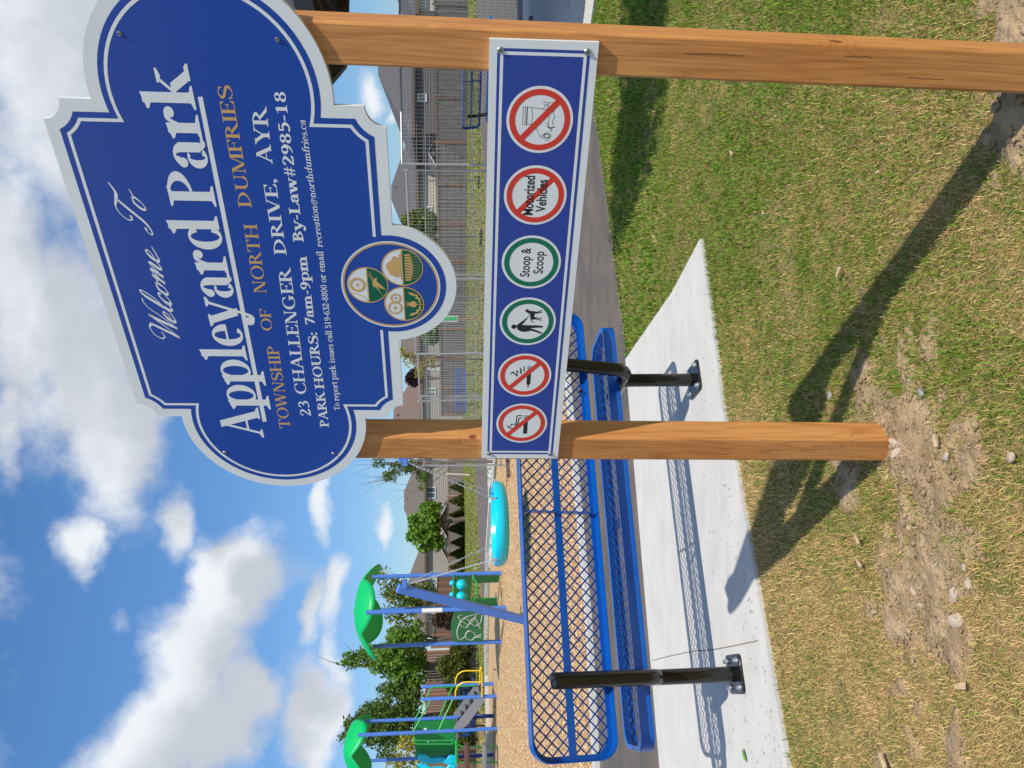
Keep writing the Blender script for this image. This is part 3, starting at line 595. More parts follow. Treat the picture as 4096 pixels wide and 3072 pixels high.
# rules board
RL, RH = 1.2205, .2376
rb = MB().box((0, 0, -TH), (RL, RH, 0)).build('rules_board', M_BOARD, sign)
def frame_rects(p, d0, d1):
    for q in ([(d0, d0), (RL-d0, d0), (RL-d1, d1), (d1, d1)], [(RL-d0, d0), (RL-d0, RH-d0), (RL-d1, RH-d1), (RL-d1, d1)], [(RL-d0, RH-d0), (d0, RH-d0), (d1, RH-d1), (RL-d1, RH-d1)], [(d0, RH-d0), (d0, d0), (d1, d1), (d1, RH-d1)]): p.poly(q)
p = Pen(.0004); p.poly([(.0175, .0175), (RL-.0175, .0175), (RL-.0175, RH-.0175), (.0175, RH-.0175)]); p.mb.build('blue_panel', M_RBLUE, rb)
p = Pen(.0006); frame_rects(p, .0240, .0310); p.mb.build('white_border_line', M_LET, rb)
for x, y in ((1.198, .213), (1.200, .0235), (.0195, .2145), (.0185, .0245)): screw(x, y, rb, .0078)
CY = .1190
M_DISC = mat('white_symbol_disc', (.76, .78, .78), .3)
def symbol(cx, col, slash, name):
    e = Pen(.0007); e.disc(cx, CY, .0765, n=56); d = e.mb.build(name, M_DISC, rb)
    q = Pen(.0011); q.ring(cx, CY, .0700, .0568, n=64); q.mb.build('ring', col, d)
    return d
def slash_bar(cx, d, z):
    q = Pen(z); a = math.radians(-43); c, s = math.cos(a), math.sin(a); w = .0068; L_ = .0625
    # from upper left to lower right
    q.poly([(cx-c*L_-s*-w, CY-s*L_+c*-w), (cx+c*L_-s*-w, CY+s*L_+c*-w), (cx+c*L_-s*w, CY+s*L_+c*w), (cx-c*L_-s*w, CY-s*L_+c*w)]); q.mb.build('slash', M_RED, d)
xs_ = [.142, .3215, .5035, .6840, .8665, 1.0497]
# no smoking
d = symbol(xs_[0], M_RED, True, 'no_smoking_symbol'); x = xs_[0]; q = Pen(.0009)
q.poly([(x-.040, CY-.018), (x+.016, CY-.018), (x+.016, CY-.0055), (x-.040, CY-.0055)]); q.poly([(x+.020, CY-.018), (x+.0235, CY-.018), (x+.0235, CY-.0055), (x+.020, CY-.0055)]); q.poly([(x+.0275, CY-.018), (x+.031, CY-.018), (x+.031, CY-.0055), (x+.0275, CY-.0055)])
q.curve([(x+.030, CY-.001), (x+.030, CY+.014), (x+.016, CY+.016), (x-.002, CY+.019), (x-.004, CY+.030), (x-.014, CY+.036)], .0032); q.curve([(x+.022, CY-.001), (x+.020, CY+.008), (x+.004, CY+.011), (x-.008, CY+.018), (x-.018, CY+.024), (x-.018, CY+.036), (x-.008, CY+.044)], .0032)
q.mb.build('cigarette_icon', M_INK, d); slash_bar(x, d, .0012)
# no vaping
d = symbol(xs_[1], M_RED, True, 'no_vaping_symbol'); x = xs_[1]; q = Pen(.0009)
q.poly([(x-.044, CY-.0135), (x-.034, CY-.0135), (x-.030, CY-.018), (x+.020, CY-.018), (x+.020, CY-.0065), (x-.030, CY-.0065), (x-.034, CY-.010), (x-.044, CY-.010)]); q.poly([(x+.023, CY-.018), (x+.0262, CY-.018), (x+.0262, CY-.0065), (x+.023, CY-.0065)]); q.poly([(x+.0292, CY-.018), (x+.0324, CY-.018), (x+.0324, CY-.0065), (x+.0292, CY-.0065)])
q.line([(x+.033, CY+.003), (x+.015, CY+.002), (x+.026, CY+.012), (x+.006, CY+.011), (x+.018, CY+.022), (x-.002, CY+.022), (x+.012, CY+.034), (x+.004, CY+.042)], [.002, .0075, .006, .0075, .006, .0075, .006, .002]); q.mb.build('vape_icon', M_INK, d); slash_bar(x, d, .0012)
# dogs on a leash
d = symbol(xs_[2], M_OKGREEN, False, 'dog_on_leash_symbol'); x = xs_[2]; q = Pen(.0009)
q.disc(x-.0165, CY+.0370, .0072, n=18)
q.poly([(x-.026, CY+.027), (x-.012, CY+.030), (x-.004, CY+.022), (x+.006, CY+.010), (x+.013, CY+.004), (x+.011, CY+.001), (x-.003, CY+.010), (x-.010, CY+.016), (x-.011, CY-.004), (x-.031, CY-.006), (x-.033, CY+.014)])
q.poly([(x-.028, CY-.005), (x-.020, CY-.005), (x-.026, CY-.024), (x-.035, CY-.041), (x-.039, CY-.038), (x-.032, CY-.022)]); q.poly([(x-.021, CY-.005), (x-.011, CY-.004), (x-.011, CY-.024), (x-.013, CY-.042), (x-.018, CY-.042), (x-.019, CY-.024)])
q.curve([(x+.012, CY+.003), (x+.022, CY-.003), (x+.029, CY+.001)], .0010)
q.poly([(x+.006, CY-.015), (x+.010, CY-.006), (x+.026, CY-.005), (x+.031, CY+.007), (x+.036, CY+.009), (x+.042, CY+.002), (x+.036, CY-.001), (x+.034, CY-.013), (x+.026, CY-.018), (x+.012, CY-.016)])
for a, b in ((.010, .004), (.014, .010), (.029, .030), (.032, .036)): q.line([(x+a, CY-.013), (x+a-.001, CY-.024), (x+b+.001, CY-.037)], [.005, .0028, .0026])
q.curve([(x+.008, CY-.008), (x+.001, CY-.012), (x-.002, CY-.018)], [.003, .002, .0012]); q.mb.build('walker_and_dog_icon', M_INK, d)
# stoop and scoop
d = symbol(xs_[3], M_OKGREEN, False, 'stoop_and_scoop_symbol'); x = xs_[3]
sans_text('Stoop &', x, CY+.0035, .0245, .0830, M_INK, 'symbol_lettering', d, .0009); sans_text('Scoop', x, CY-.0310, .0245, .0640, M_INK, 'symbol_lettering', d, .0009)
# no motor vehicles
d = symbol(xs_[4], M_RED, True, 'no_motorized_vehicles_symbol'); x = xs_[4]; slash_bar(x, d, .0008)
sans_text('Motorized', x, CY+.0040, .0245, .1010, M_INK, 'symbol_lettering', d, .0013); sans_text('Vehicles', x, CY-.0270, .0245, .0830, M_INK, 'symbol_lettering', d, .0013)
# no litter
d = symbol(xs_[5], M_RED, True, 'no_litter_symbol'); x = xs_[5]; q = Pen(.0009); lw = .0009
q.line([(x-.012, CY+.030), (x+.030, CY+.030)], .0022); q.line([(x-.013, CY+.034), (x+.031, CY+.034)], lw); q.line([(x-.010, CY+.039), (x+.028, CY+.039), (x+.031, CY+.034)], lw); q.line([(x-.010, CY+.039), (x-.013, CY+.034)], lw)
q.line([(x-.011, CY+.030), (x-.007, CY-.005)], lw); q.line([(x+.029, CY+.030), (x+.026, CY-.006)], lw); q.line([(x-.010, CY+.020), (x+.009, CY+.017), (x+.028, CY+.020)], lw)
q.line([(x+.024, CY-.006), (x+.034, CY-.010), (x+.042, CY-.004), (x+.040, CY-.020), (x+.042, CY-.028), (x+.030, CY-.024), (x+.024, CY-.014), (x+.024, CY-.006)], lw); q.line([(x+.024, CY-.014), (x+.036, CY-.016), (x+.040, CY-.020)], lw); q.line([(x+.034, CY-.010), (x+.036, CY-.016), (x+.030, CY-.024)], lw)
q.curve([(x-.040, CY-.008), (x-.046, CY-.020), (x-.034, CY-.028), (x-.028, CY-.018), (x-.036, CY-.006), (x-.040, CY-.008)], lw); q.line([(x-.040, CY-.004), (x-.018, CY+.008)], lw); q.line([(x-.027, CY-.028), (x-.004, CY-.014)], lw); q.ring(x-.036, CY-.018, .0055, .0035, .0075, .0055)
q.curve([(x-.018, CY+.008), (x-.006, CY+.009), (x+.001, CY-.002)], lw)
q.curve([(x-.014, CY-.022), (x-.004, CY-.020), (x+.008, CY-.021), (x+.018, CY-.016)], lw); q.curve([(x-.012, CY-.031), (x, CY-.030), (x+.010, CY-.033), (x+.020, CY-.029)], lw); q.curve([(x-.014, CY-.018), (x-.017, CY-.026), (x-.014, CY-.036)], .0022); q.curve([(x+.018, CY-.014), (x+.022, CY-.022), (x+.021, CY-.032)], .0018); q.line([(x-.017, CY-.027), (x-.024, CY-.030)], .0014)
q.mb.build('litter_icon', M_INK, d); slash_bar(x, d, .0012)
# ------------------------------------------------------------------ ground, path, pad, play surface
def P2(*q): return [tuple(G(a, b)[:2]) for a, b in q]
PAD = P2((3175, 3100), (2960, 1860), (2905, 1640), (2860, 1250), (2815, 955), (2700, 1170), (2512, 1437), (2545, 1836), (2610, 2600), (2652, 3090)); PAD = [(-3.4, 3.0+.05)]+PAD+[(-4.6, 4.35)]
PAD = [(PAD[0][0], PAD[0][1]-.35)]+PAD[1:]
ASPH = [(-14, 1.2), (-4.6, 4.36)]+P2((2652, 3090), (2610, 2600), (2545, 1836), (2512, 1437), (2480, 1150), (2432, 800), (2395, 520))+[(3.3, 7.5), (4.6, 8.9), (9.5, 14.2), (16, 21), (30, 33), (60, 36), (60, 39.5), (26, 37.5), (10, 30), (6.0, 26.5), (4.2, 22), (3.4, 16), (2.6, 12.2), (1.6, 9.75)]+P2((2285, 1500), (2338, 2100), (2373, 2500), (2403, 3080))+[(-12, 5.0)]
CHIPS = [(-12.2, 5.1)]+P2((2403, 3080), (2373, 2500), (2338, 2100), (2285, 1500))+[(1.2, 9.9), (1.7, 11.6), (1.2, 14.5), (-.2, 17.5)]+P2((1990, 1850), (1978, 2000), (1962, 2180), (1958, 2420), (1953, 2700), (1960, 2950))+[(-18, 27), (-24, 20), (-24, 8)]
FARPATH = P2((1950, 1825), (1955, 2000), (1957, 2200), (1952, 2420), (1947, 2640), (1929, 2400), (1919, 2200), (1910, 2050), (1903, 1900), (1901, 1780))
M_GROUND = mat('turf_soil', (.30, .205, .085), .95, noise=(7, (.13, .13, .030), 9, .35, .65), bump=(60, .6, .02))
M_ASPH = mat('asphalt', (.175, .143, .115), .88, noise=(2.6, (.115, .10, .088), 12, .35, .65), bump=(140, 1, .012))
M_PAD = mat('concrete', (.585, .565, .52), .85, noise=(3.5, (.51, .50, .465), 12, .38, .68, (1, 2, 1)), bump=(150, .2, .002))
M_KERB = mat('concrete_kerb', (.58, .57, .54), .8, noise=(4, (.50, .49, .46)), bump=(60, .2, .004))
M_CHIPS = mat('wood_chip_bed', (.62, .42, .22), .9, noise=(34, (.32, .18, .08), 7, .42, .72, (1, 2.2, 1)), bump=(45, 1, .03))
M_SOIL = mat('bare_soil', (.43, .305, .175), .95, noise=(16, (.27, .185, .10), 10, .38, .62), bump=(38, 1, .022))
def quad_ground():
    # one sheet out to the horizon, finer near the camera
    xs = [-900, -300, -120, -60, -30]+[i*1.5-15 for i in range(25)]+[36, 60, 120, 300, 900]
    ys = [-300, -80, -20]+[i*1.5-6 for i in range(20)]+[30, 45, 60, 90, 150, 300, 1200]
    mb = MB(); nx = len(xs)
    mb.v = [(x, y, 0) for y in ys for x in xs]
    mb.f = [(j*nx+i, j*nx+i+1, (j+1)*nx+i+1, (j+1)*nx+i) for j in range(len(ys)-1) for i in range(nx-1)]
    return mb
struct(quad_ground().build('ground', M_GROUND))
struct(MB().sheet(ASPH, .008).build('asphalt_path', M_ASPH)); struct(MB().sheet(FARPATH, .012).build('far_path', M_ASPH))
struct(MB().sheet(CHIPS, .004).build('wood_chip_play_surface', M_CHIPS))
struct(MB().prism(PAD, -.05, .022).build('concrete_pad', M_PAD))
struct(MB().prism([(3.2, 7.4), (5.2, 5.0), (12, 5.5), (13, 13.5), (6.0, 13.4), (4.9, 12)], -.05, .03).build('pavilion_floor', M_PAD))
def kerb(pts, w, h, name='concrete_kerb'):
    mb = MB(); n = len(pts); L = []; Rr = []
    for i in range(n):
        a = Vector(pts[max(i-1, 0)]); b = Vector(pts[min(i+1, n-1)]); d = (b-a).normalized(); nn = Vector((-d.y, d.x))*w/2
        L.append(Vector(pts[i])+nn); Rr.append(Vector(pts[i])-nn)
    for i in range(n):
        for q, z in ((L[i], 0), (L[i], h), (Rr[i], h), (Rr[i], 0)): mb.v.append((q.x, q.y, z))
    for i in range(n-1):
        for k in range(3): mb.f.append((i*4+k, i*4+k+1, i*4+4+k+1, i*4+4+k))
    mb.f += [(0, 1, 2, 3), ((n-1)*4+3, (n-1)*4+2, (n-1)*4+1, (n-1)*4)]
    o = mb.build(name, M_KERB); recalc(o); return struct(o)
kerb([(-12.2, 5.05)]+P2((2399, 3080), (2369, 2500), (2334, 2100), (2281, 1500))+[(1.2, 9.9), (1.7, 11.6), (1.2, 14.5), (-.2, 17.5)]+P2((1985, 1850), (1972, 2000)), .13, .06)
kerb(P2((1972, 2000), (1957, 2200), (1952, 2450), (1951, 2700), (1960, 2950))+[(-18, 27.2), (-24, 20)], .22, .13)
# the white slab between the play surface and the far path
struct(MB().prism(P2((1975, 1830), (1983, 1960), (1978, 2120), (1968, 2230), (1958, 2280), (1957, 2180), (1955, 2000), (1950, 1825)), -.02, .020).build('far_slab', M_PAD))
# joint across the pad, drawn as a thin dark strip
jp = [G(2622, 2641), G(2700, 2622), G(2790, 2604), G(2870, 2598), G(2960, 2581), G(3052, 2562)]
mb = MB(); 
for i in range(len(jp)-1): 
    a, b = jp[i], jp[i+1]; a.z = b.z = .0225; mb.bar(a, b, .006, .002)
struct(mb.build('pad_joint', mat('joint_dark_gap', (.24, .20, .16), .95)))
struct(MB().bar((*G(2600, 1700)[:2], .0222), (*G(2835, 1700)[:2], .0222), .001, .001).build('pad_hairline', M_PAD))

# grass: short blades, lusher to the right, straw coloured to the left and near
def grass_tones(x, y, n):
    """share of green: broad drifts plus small tufts"""
    drift = .62*vnoise(x, y, 1.1, 3)+.38*vnoise(x, y, 4.5, 5)
    lush = 1/(1+np.exp(-((x*.9+(y-3.0)*.42)-.20)*3.2))          # greener away from the sign towards the path
    return np.clip(.12+.86*lush+(drift-.5)*1.0, .05, .985)
SOILS = [(-.16, 2.24, .36, .33, 0), (-.52, 2.18, .46, .27, .15), (.82, 1.74, .26, .22, 0), (-.80, 2.25, .34, .13, .1), (-1.12, 2.05, .22, .09, 0), (-.32, 2.62, .20, .16, .4), (-1.4, 2.35, .2, .06, .3), (.0, 2.5, .16, .12, 0), (-.15, 1.98, .20, .12, .2)]
def soil_share(x, y):
    s = np.zeros_like(x)
    for cx, cy, a, b, r in SOILS:
        c, sn = math.cos(r), math.sin(r); dx = x-cx; dy = y-cy
        q = ((dx*c+dy*sn)/a)**2+((-dx*sn+dy*c)/b)**2
        s = np.maximum(s, np.exp(-q*1.1))
    return np.clip((s*.95+(vnoise(x, y, 8, 11)-.5)*.75+(vnoise(x, y, 24, 12)-.5)*.6-.40)*2.2, 0, 1)
def blades(name, n, x0, x1, y0, y1, hmin, hmax, wid, keep=None, curl=.5):
    x = RNG.uniform(x0, x1, n); y = RNG.uniform(y0, y1, n)
    ok = np.ones(n, bool)
    edge = .015*(vnoise(x, y, 25, 2)-.5)
    for pl in (PAD, ASPH, CHIPS, FARPATH): ok &= ~inpoly(x+edge, y+edge, pl)
    ok &= (np.abs(x/y) < .56+.25/y)
    ok &= RNG.random(n) > np.clip(soil_share(x, y)*1.15-.30, 0, .90)
    ok &= RNG.random(n) < .50+.5*vnoise(x, y, 14, 8)+.25*vnoise(x, y, 3, 9)
    if keep is not None: ok &= keep(x, y)
    x = x[ok]; y = y[ok]; n = len(x)
    g = grass_tones(x, y, n); green = RNG.random(n) < g
    ang = RNG.uniform(0, 2*np.pi, n); lean = np.where(green, RNG.uniform(.25, 1.15, n), RNG.uniform(.7, 1.5, n))
    tuft = np.clip((vnoise(x, y, 6.5, 41)-.62)*6, 0, 1); h = RNG.uniform(hmin, hmax, n)*(.7+.5*vnoise(x, y, 2.3, 4))*(1+.4*tuft*green); w = wid*RNG.uniform(.6, 1.25, n)*np.where(green, 1, .78)
    dx, dy = np.cos(ang), np.sin(ang); px, py = -dy, dx
    out = h*np.sin(lean); up = h*np.cos(lean)+.003
    tw = RNG.uniform(-.35, .35, n)
    b0 = np.stack([x-px*w/2, y-py*w/2, np.zeros(n)], 1); b1 = np.stack([x+px*w/2, y+py*w/2, np.zeros(n)], 1)
    mx = x+dx*out*.45; my = y+dy*out*.45; mz = up*.68
    m0 = np.stack([mx-px*w*.42, my-py*w*.42, mz], 1); m1 = np.stack([mx+px*w*.42, my+py*w*.42, mz], 1)
    tx = x+dx*out+px*tw*h*.35; ty = y+dy*out+py*tw*h*.35
    tip = np.stack([tx, ty, np.maximum(up*(1-curl*RNG.random(n)*.5), .004)], 1)
    V = np.stack([b0, b1, m1, m0, tip], 1).reshape(-1, 3)
    i = np.arange(n)*5
    T = np.concatenate([np.stack([i, i+1, i+2], 1), np.stack([i, i+2, i+3], 1), np.stack([i+3, i+2, i+4], 1)])
    cg = np.stack([RNG.uniform(.075, .200, n), RNG.uniform(.190, .330, n), RNG.uniform(.004, .016, n)], 1)
    k = RNG.random((n, 1)); cs = np.array([.80, .59, .25])*(1-k)+np.array([.52, .34, .13])*k
    mixy = RNG.random(n) < .25; cg[mixy] = cg[mixy]*.55+np.array([.40, .36, .08])*.5
    c = np.where(green[:, None], cg, cs)*RNG.uniform(.68, 1.22, (n, 1))
    tone = np.repeat(c, 5, 0)
    o = raw_mesh(name, V, T, mat_vcol('grass_blades', .6, .22), tone)
    tag(o, {'grass': 'short mown grass mixed with dry straw around the sign posts and the concrete pad'}.get(name), None, None, 'stuff'); return o
def grass_all():
    parts = [blades('grass', 210000, -1.9, 1.9, 1.25, 3.0, .011, .030, .0024),
             blades('grass', 180000, -3.0, 3.2, 3.0, 5.0, .012, .032, .0034),
             blades('grass', 110000, -1.0, 5.5, 5.0, 8.5, .02, .045, .0065),
             blades('grass', 60000, -12, 14, 8.5, 24, .03, .06, .016),
             blades('grass', 90000, -36, 38, 24, 70, .04, .10, .05)]
    lab = ['short mown turf mixed with straw right around the sign posts', 'mown turf bordering the concrete pad', 'green turf along the near edge of the asphalt path', 'turf beyond the asphalt path', 'distant lawn in front of the wooden fences']
    for o, l in zip(parts, lab): o['label'] = l; o['category'] = 'grass'
grass_all()
# bare soil around the post holes
def soil_sheet():
    n = 150; xs = np.linspace(-2.0, 1.5, n); ys = np.linspace(1.3, 3.1, n); X, Y = np.meshgrid(xs, ys)
    s = soil_share(X, Y)
    hum = .010*np.exp(-(((X+.16)/.22)**2+((Y-2.30)/.20)**2))+.035*np.exp(-(((X-.82)/.25)**2+((Y-1.72)/.2)**2))
    Z = -.004+.012*s+hum+s*.016*(vnoise(X, Y, 22, 21)-.35)+s*.008*(vnoise(X, Y, 55, 22)-.5)
    Z = np.where(s < .02, -.01, Z)
    V = np.stack([X.ravel(), Y.ravel(), Z.ravel()], 1); i = np.arange(n-1)[:, None]*n+np.arange(n-1)[None]
    i = i.ravel(); T = np.stack([i, i+1, i+n+1, i+n], 1)
    return struct(raw_mesh('bare_soil', V, T, M_SOIL, None, True))
soil_sheet()
def clod_mesh(seed, sq=(1, 1, .7), rough=.28, sub=2):
    import bmesh
    b = bmesh.new(); bmesh.ops.create_icosphere(b, subdivisions=sub, radius=1); r = np.random.default_rng(seed); off = r.random(3)*50
    for v in b.verts:
        c = v.co; k = 1+rough*(vnoise(np.array([c.x*1.1+off[0]]), np.array([c.y*1.1+c.z*.9+off[1]]), 1.0, seed)[0]*2-1)+rough*.4*(r.random()-.5)
        v.co = Vector((c.x*sq[0]*k, c.y*sq[1]*k, c.z*sq[2]*k))
    me = bpy.data.meshes.new('clod'); b.to_mesh(me); b.free(); return me
M_STONE = mat('pale_stone', (.56, .45, .34), .8, noise=(14, (.40, .31, .23), 4, .35, .7), bump=(60, .3, .01))
M_GSTONE = mat('grey_stone', (.40, .37, .34), .7, noise=(14, (.20, .20, .21), 4, .35, .7), bump=(60, .3, .01))
def clods():
    base = [clod_mesh(i, (1, .8, .6), .4, 1) for i in range(5)]; Vs = []; Ts = []; off = 0
    arr = [(np.array([v.co[:] for v in m.vertices]), np.array([p.vertices[:] for p in m.polygons])) for m in base]
    k = 0
    while k < 7000:
        x = RNG.uniform(-1.8, 1.4); y = RNG.uniform(1.35, 3.0)
        if soil_share(np.array([x]), np.array([y]))[0] < .3+RNG.random()*.6: 
            k += .15; continue
        r = .0020+.012*RNG.random()**5; v, t = arr[int(RNG.integers(5))]; a = RNG.uniform(0, 6.28); c, s_ = math.cos(a), math.sin(a)
        z = .010*math.exp(-(((x+.16)/.22)**2+((y-2.30)/.20)**2))+.035*math.exp(-(((x-.82)/.25)**2+((y-1.72)/.2)**2))+.009
        Vs.append(np.stack([(v[:, 0]*c-v[:, 1]*s_)*r+x, (v[:, 0]*s_+v[:, 1]*c)*r+y, v[:, 2]*r+z], 1)); Ts.append(t+off); off += len(v); k += 1
    o = raw_mesh('soil_crumbs', np.concatenate(Vs), np.concatenate(Ts), M_SOIL, None, True)
    tag(o, 'crumbs and small clods of dug soil around the post holes', 'soil', None, 'stuff')
clods()
def litter():
    n = 9000; x = RNG.uniform(-1.9, 1.5, n); y = RNG.uniform(1.3, 3.0, n); ok = (RNG.random(n) < soil_share(x, y)*.55+.04) & ~inpoly(x, y, PAD); x = x[ok]; y = y[ok]; n = len(x)
    a = RNG.uniform(0, 6.28, n); L_ = RNG.uniform(.012, .04, n); w = RNG.uniform(.0012, .0024, n); z = RNG.uniform(.012, .024, n)+.010*np.exp(-(((x+.16)/.22)**2+((y-2.30)/.20)**2)); b = a+RNG.uniform(-.5, .5, n); t = RNG.uniform(-.003, .005, n)
    d = np.stack([np.cos(a), np.sin(a)], 1); e = np.stack([np.cos(b), np.sin(b)], 1); P = np.stack([x, y], 1); q = np.stack([-d[:, 1], d[:, 0]], 1)*w[:, None]/2
    def v3(p2, zz): return np.concatenate([p2, zz[:, None]], 1)
    M_ = P+d*L_[:, None]/2; E_ = M_+e*L_[:, None]/2
    V = np.stack([v3(P-q, z), v3(P+q, z), v3(M_+q, z+.003), v3(M_-q, z+.003), v3(E_, z+t)], 1).reshape(-1, 3); i = np.arange(n)*5
    T = np.concatenate([np.stack([i, i+1, i+2], 1), np.stack([i, i+2, i+3], 1), np.stack([i+3, i+2, i+4], 1)])
    k = RNG.random((n, 1)); col = np.array([.66, .53, .30])*(1-k)+np.array([.38, .25, .13])*k
    o = raw_mesh('straw_litter', V, T, mat_vcol('grass_blades', .6, .22), np.repeat(col, 5, 0)); tag(o, 'dead grass straws scattered over the bare soil patches', 'straw', None, 'stuff')
litter()
def clippings():
    n = 380; sy = RNG.uniform(1000, 3060, n); k = RNG.random(n)**2; V = []; F = []; C_ = []
    for i in range(n):
        far = 2560+ (sy[i]-1500)*.045; near = 2880+max(0, sy[i]-1640)*.19
        g = G(near-(near-far)*k[i], sy[i]); 
        if not inpoly(np.array([g.x]), np.array([g.y]), PAD)[0]: continue
        a = random.uniform(0, 6.28); L_ = random.uniform(.004, .022); w = random.uniform(.0008, .0018); d = Vector((math.cos(a), math.sin(a), 0)); q = Vector((-d.y, d.x, 0))*w; o_ = len(V); z = Vector((0, 0, .0235-g.z))
        V += [g+z-q, g+z+q, g+z+d*L_+q*.5+Vector((0, 0, .002)), g+z+d*L_-q*.5+Vector((0, 0, .002))]; F.append((o_, o_+1, o_+2, o_+3)); c = random.choice(((.10, .12, .04), (.22, .16, .08), (.06, .05, .035))); C_ += [c]*4
    o = raw_mesh('grass_clippings', np.array([v[:] for v in V]), np.array(F), mat_vcol('grass_blades', .6, .22), np.array(C_)); tag(o, 'dry grass clippings scattered on the concrete pad', 'clippings', None, 'stuff')
clippings()
STM = [clod_mesh(40+i, (1, .7, .42), .34, 2) for i in range(3)]
for m in STM: m.materials.append(M_STONE if m is not STM[2] else M_GSTONE)
def stone(sx, sy, r, k, label, grp=None, z=.012):
    o = bpy.data.objects.new('stone', STM[k]); COL.objects.link(o); g = G(sx, sy); o.location = (g.x, g.y, z); o.scale = (r, r, r); o.rotation_euler = (RNG.uniform(-.3, .3), RNG.uniform(-.3, .3), RNG.uniform(0, 6)); tag(o, label, 'stone', grp)
stone(3603, 1770, .020, 0, 'pale angular stone touching the foot of the left post', z=.024); stone(3607, 1815, .022, 1, 'rounded pale stone just in front of the left post foot', z=.018)
stone(3758, 1755, .020, 1, 'pale stone in bare soil right of the left post foot'); stone(3802, 1827, .017, 0, 'small pale stone in bare soil further in front of the left post')
stone(3333, 1585, .020, 2, 'grey flat stone in the shade behind the left post'); stone(3700, 1572, .016, 2, 'small grey stone in dry turf between the two posts')
stone(4062, 1827, .022, 0, 'whitish stone in dry turf at the very bottom of the upright view', 'whitish stones'); stone(4046, 60, .017, 2, 'blue grey stone in the soil beside the right post'); stone(4035, 132, .020, 2, 'larger blue grey stone against the right post')
for i, (a, b, r) in enumerate(((3662, 2367, .022), (3822, 2375, .030), (3835, 2480, .038), (3865, 2270, .020), (3880, 2330, .024), (3690, 2420, .013), (3555, 1905, .012), (3800, 2560, .014), (3660, 1480, .014), (3640, 2110, .012), (3985, 250, .012))): stone(a, b, r*.8, i % 2, 'flat stone lying in bare soil patches left of the sign', 'flat stones in the bare soil patches left of the sign', z=.006)
# loose wood chips on the turf and shavings
M_CHIP = mat('loose_wood_chip', (.62, .47, .28), .7, noise=(40, (.48, .33, .17), 3, .4, .6, (1, 6, 1)))
def loose(sx, sy, L_, w, rz, label):
    mb = MB(); mb._a([(-L_/2, -w/2, 0), (L_/2*.8, -w/2*.8, 0), (L_/2, w/3, 0), (-L_/2*.9, w/2, 0), (-L_/2, -w/2, .006), (L_/2*.8, -w/2*.8, .008), (L_/2, w/3, .006), (-L_/2*.9, w/2, .005)], [(3,2,1,0),(4,5,6,7),(0,1,5,4),(1,2,6,5),(2,3,7,6),(3,0,4,7)])
    o = mb.build('wood_chip', M_CHIP); g = G(sx, sy); o.location = (g.x, g.y, .022); o.rotation_euler = (.15, .1, rz); tag(o, label, 'wood chip', 'loose wood chips on the turf')
loose(2944, 612, .050, .014, .9, 'longest pale wood chip on green turf nearest the right post'); loose(3073, 850, .022, .010, .3, 'small wood chip on green turf between the right post and the pad tip')
loose(3380, 1090, .040, .015, 2.4, 'wood chip beside the long sign shadow'); loose(2550, 1063, .032, .009, 1.4, 'wood chip on turf between asphalt path and pad'); loose(3463, 2252, .038, .014, 1.1, 'wood chip in dry turf left of the sign shadow')
loose(3455, 2155, .045, .012, .8, 'split sliver of wood in dry turf close to the shadow edge'); loose(3875, 2745, .050, .018, 2.0, 'orange brown wood chip in dry turf at the lower left'); loose(3560, 3040, .05, .018, .8, 'brown wood chip near the left corner of the upright view'); loose(3540, 690, .016, .008, 1.8, 'tiny white chip beside a dry grass root')
loose(2700, 705, .014, .008, .5, 'tiny chip in the shaded green turf'); loose(3775, 1760, .040, .014, 0.2, 'thin bright splinter beside a stone in front of the left post')
lf = MB(); lf._a([(-.03, 0, 0), (-.01, .016, .006), (.02, .012, .010), (.034, 0, .004), (.018, -.014, .012), (-.012, -.014, .004)], [(0, 5, 4, 3, 2, 1)]); lo_ = lf.build('leaf', mat('fresh_leaf', (.12, .30, .04), .5)); g = G(3003, 3022); lo_.location = (g.x, g.y, .026); lo_.rotation_euler = (0, 0, .6); tag(lo_, 'single bright green leaf on the concrete beside the left bench foot', 'leaf')
# chips of the play surface
def chips():
    n = 120000; y = 6.5+RNG.random(n)**1.5*16; x = RNG.uniform(-.62, .30, n)*y
    ok = inpoly(x, y, CHIPS); x = x[ok]; y = y[ok]; n = len(x)
    a = RNG.uniform(0, np.pi, n); L_ = RNG.uniform(.018, .05, n); w = RNG.uniform(.005, .012, n); t = RNG.uniform(-.5, .5, n); z = RNG.uniform(.006, .022, n); r = RNG.uniform(-.7, .7, n)
    ux = np.stack([np.cos(a)*np.cos(t), np.sin(a)*np.cos(t), np.sin(t)], 1); vx = np.stack([-np.sin(a)*np.cos(r), np.cos(a)*np.cos(r), np.sin(r)], 1)
    c = np.stack([x, y, z], 1); U = ux*L_[:, None]/2; W = vx*w[:, None]/2
    V = np.stack([c-U-W, c+U-W, c+U+W, c-U+W], 1).reshape(-1, 3); i = np.arange(n)*4; T = np.stack([i, i+1, i+2, i+3], 1)
    k = RNG.random((n, 1)); col = np.array([.86, .64, .37])*(1-k)+np.array([.52, .32, .15])*k
    o = raw_mesh('wood_chips', V, T, mat_vcol('chip_tones', .8), np.repeat(col, 4, 0)); tag(o, 'tan wood chips covering the playground surface behind the blue bench', 'wood chips', None, 'stuff')
chips()
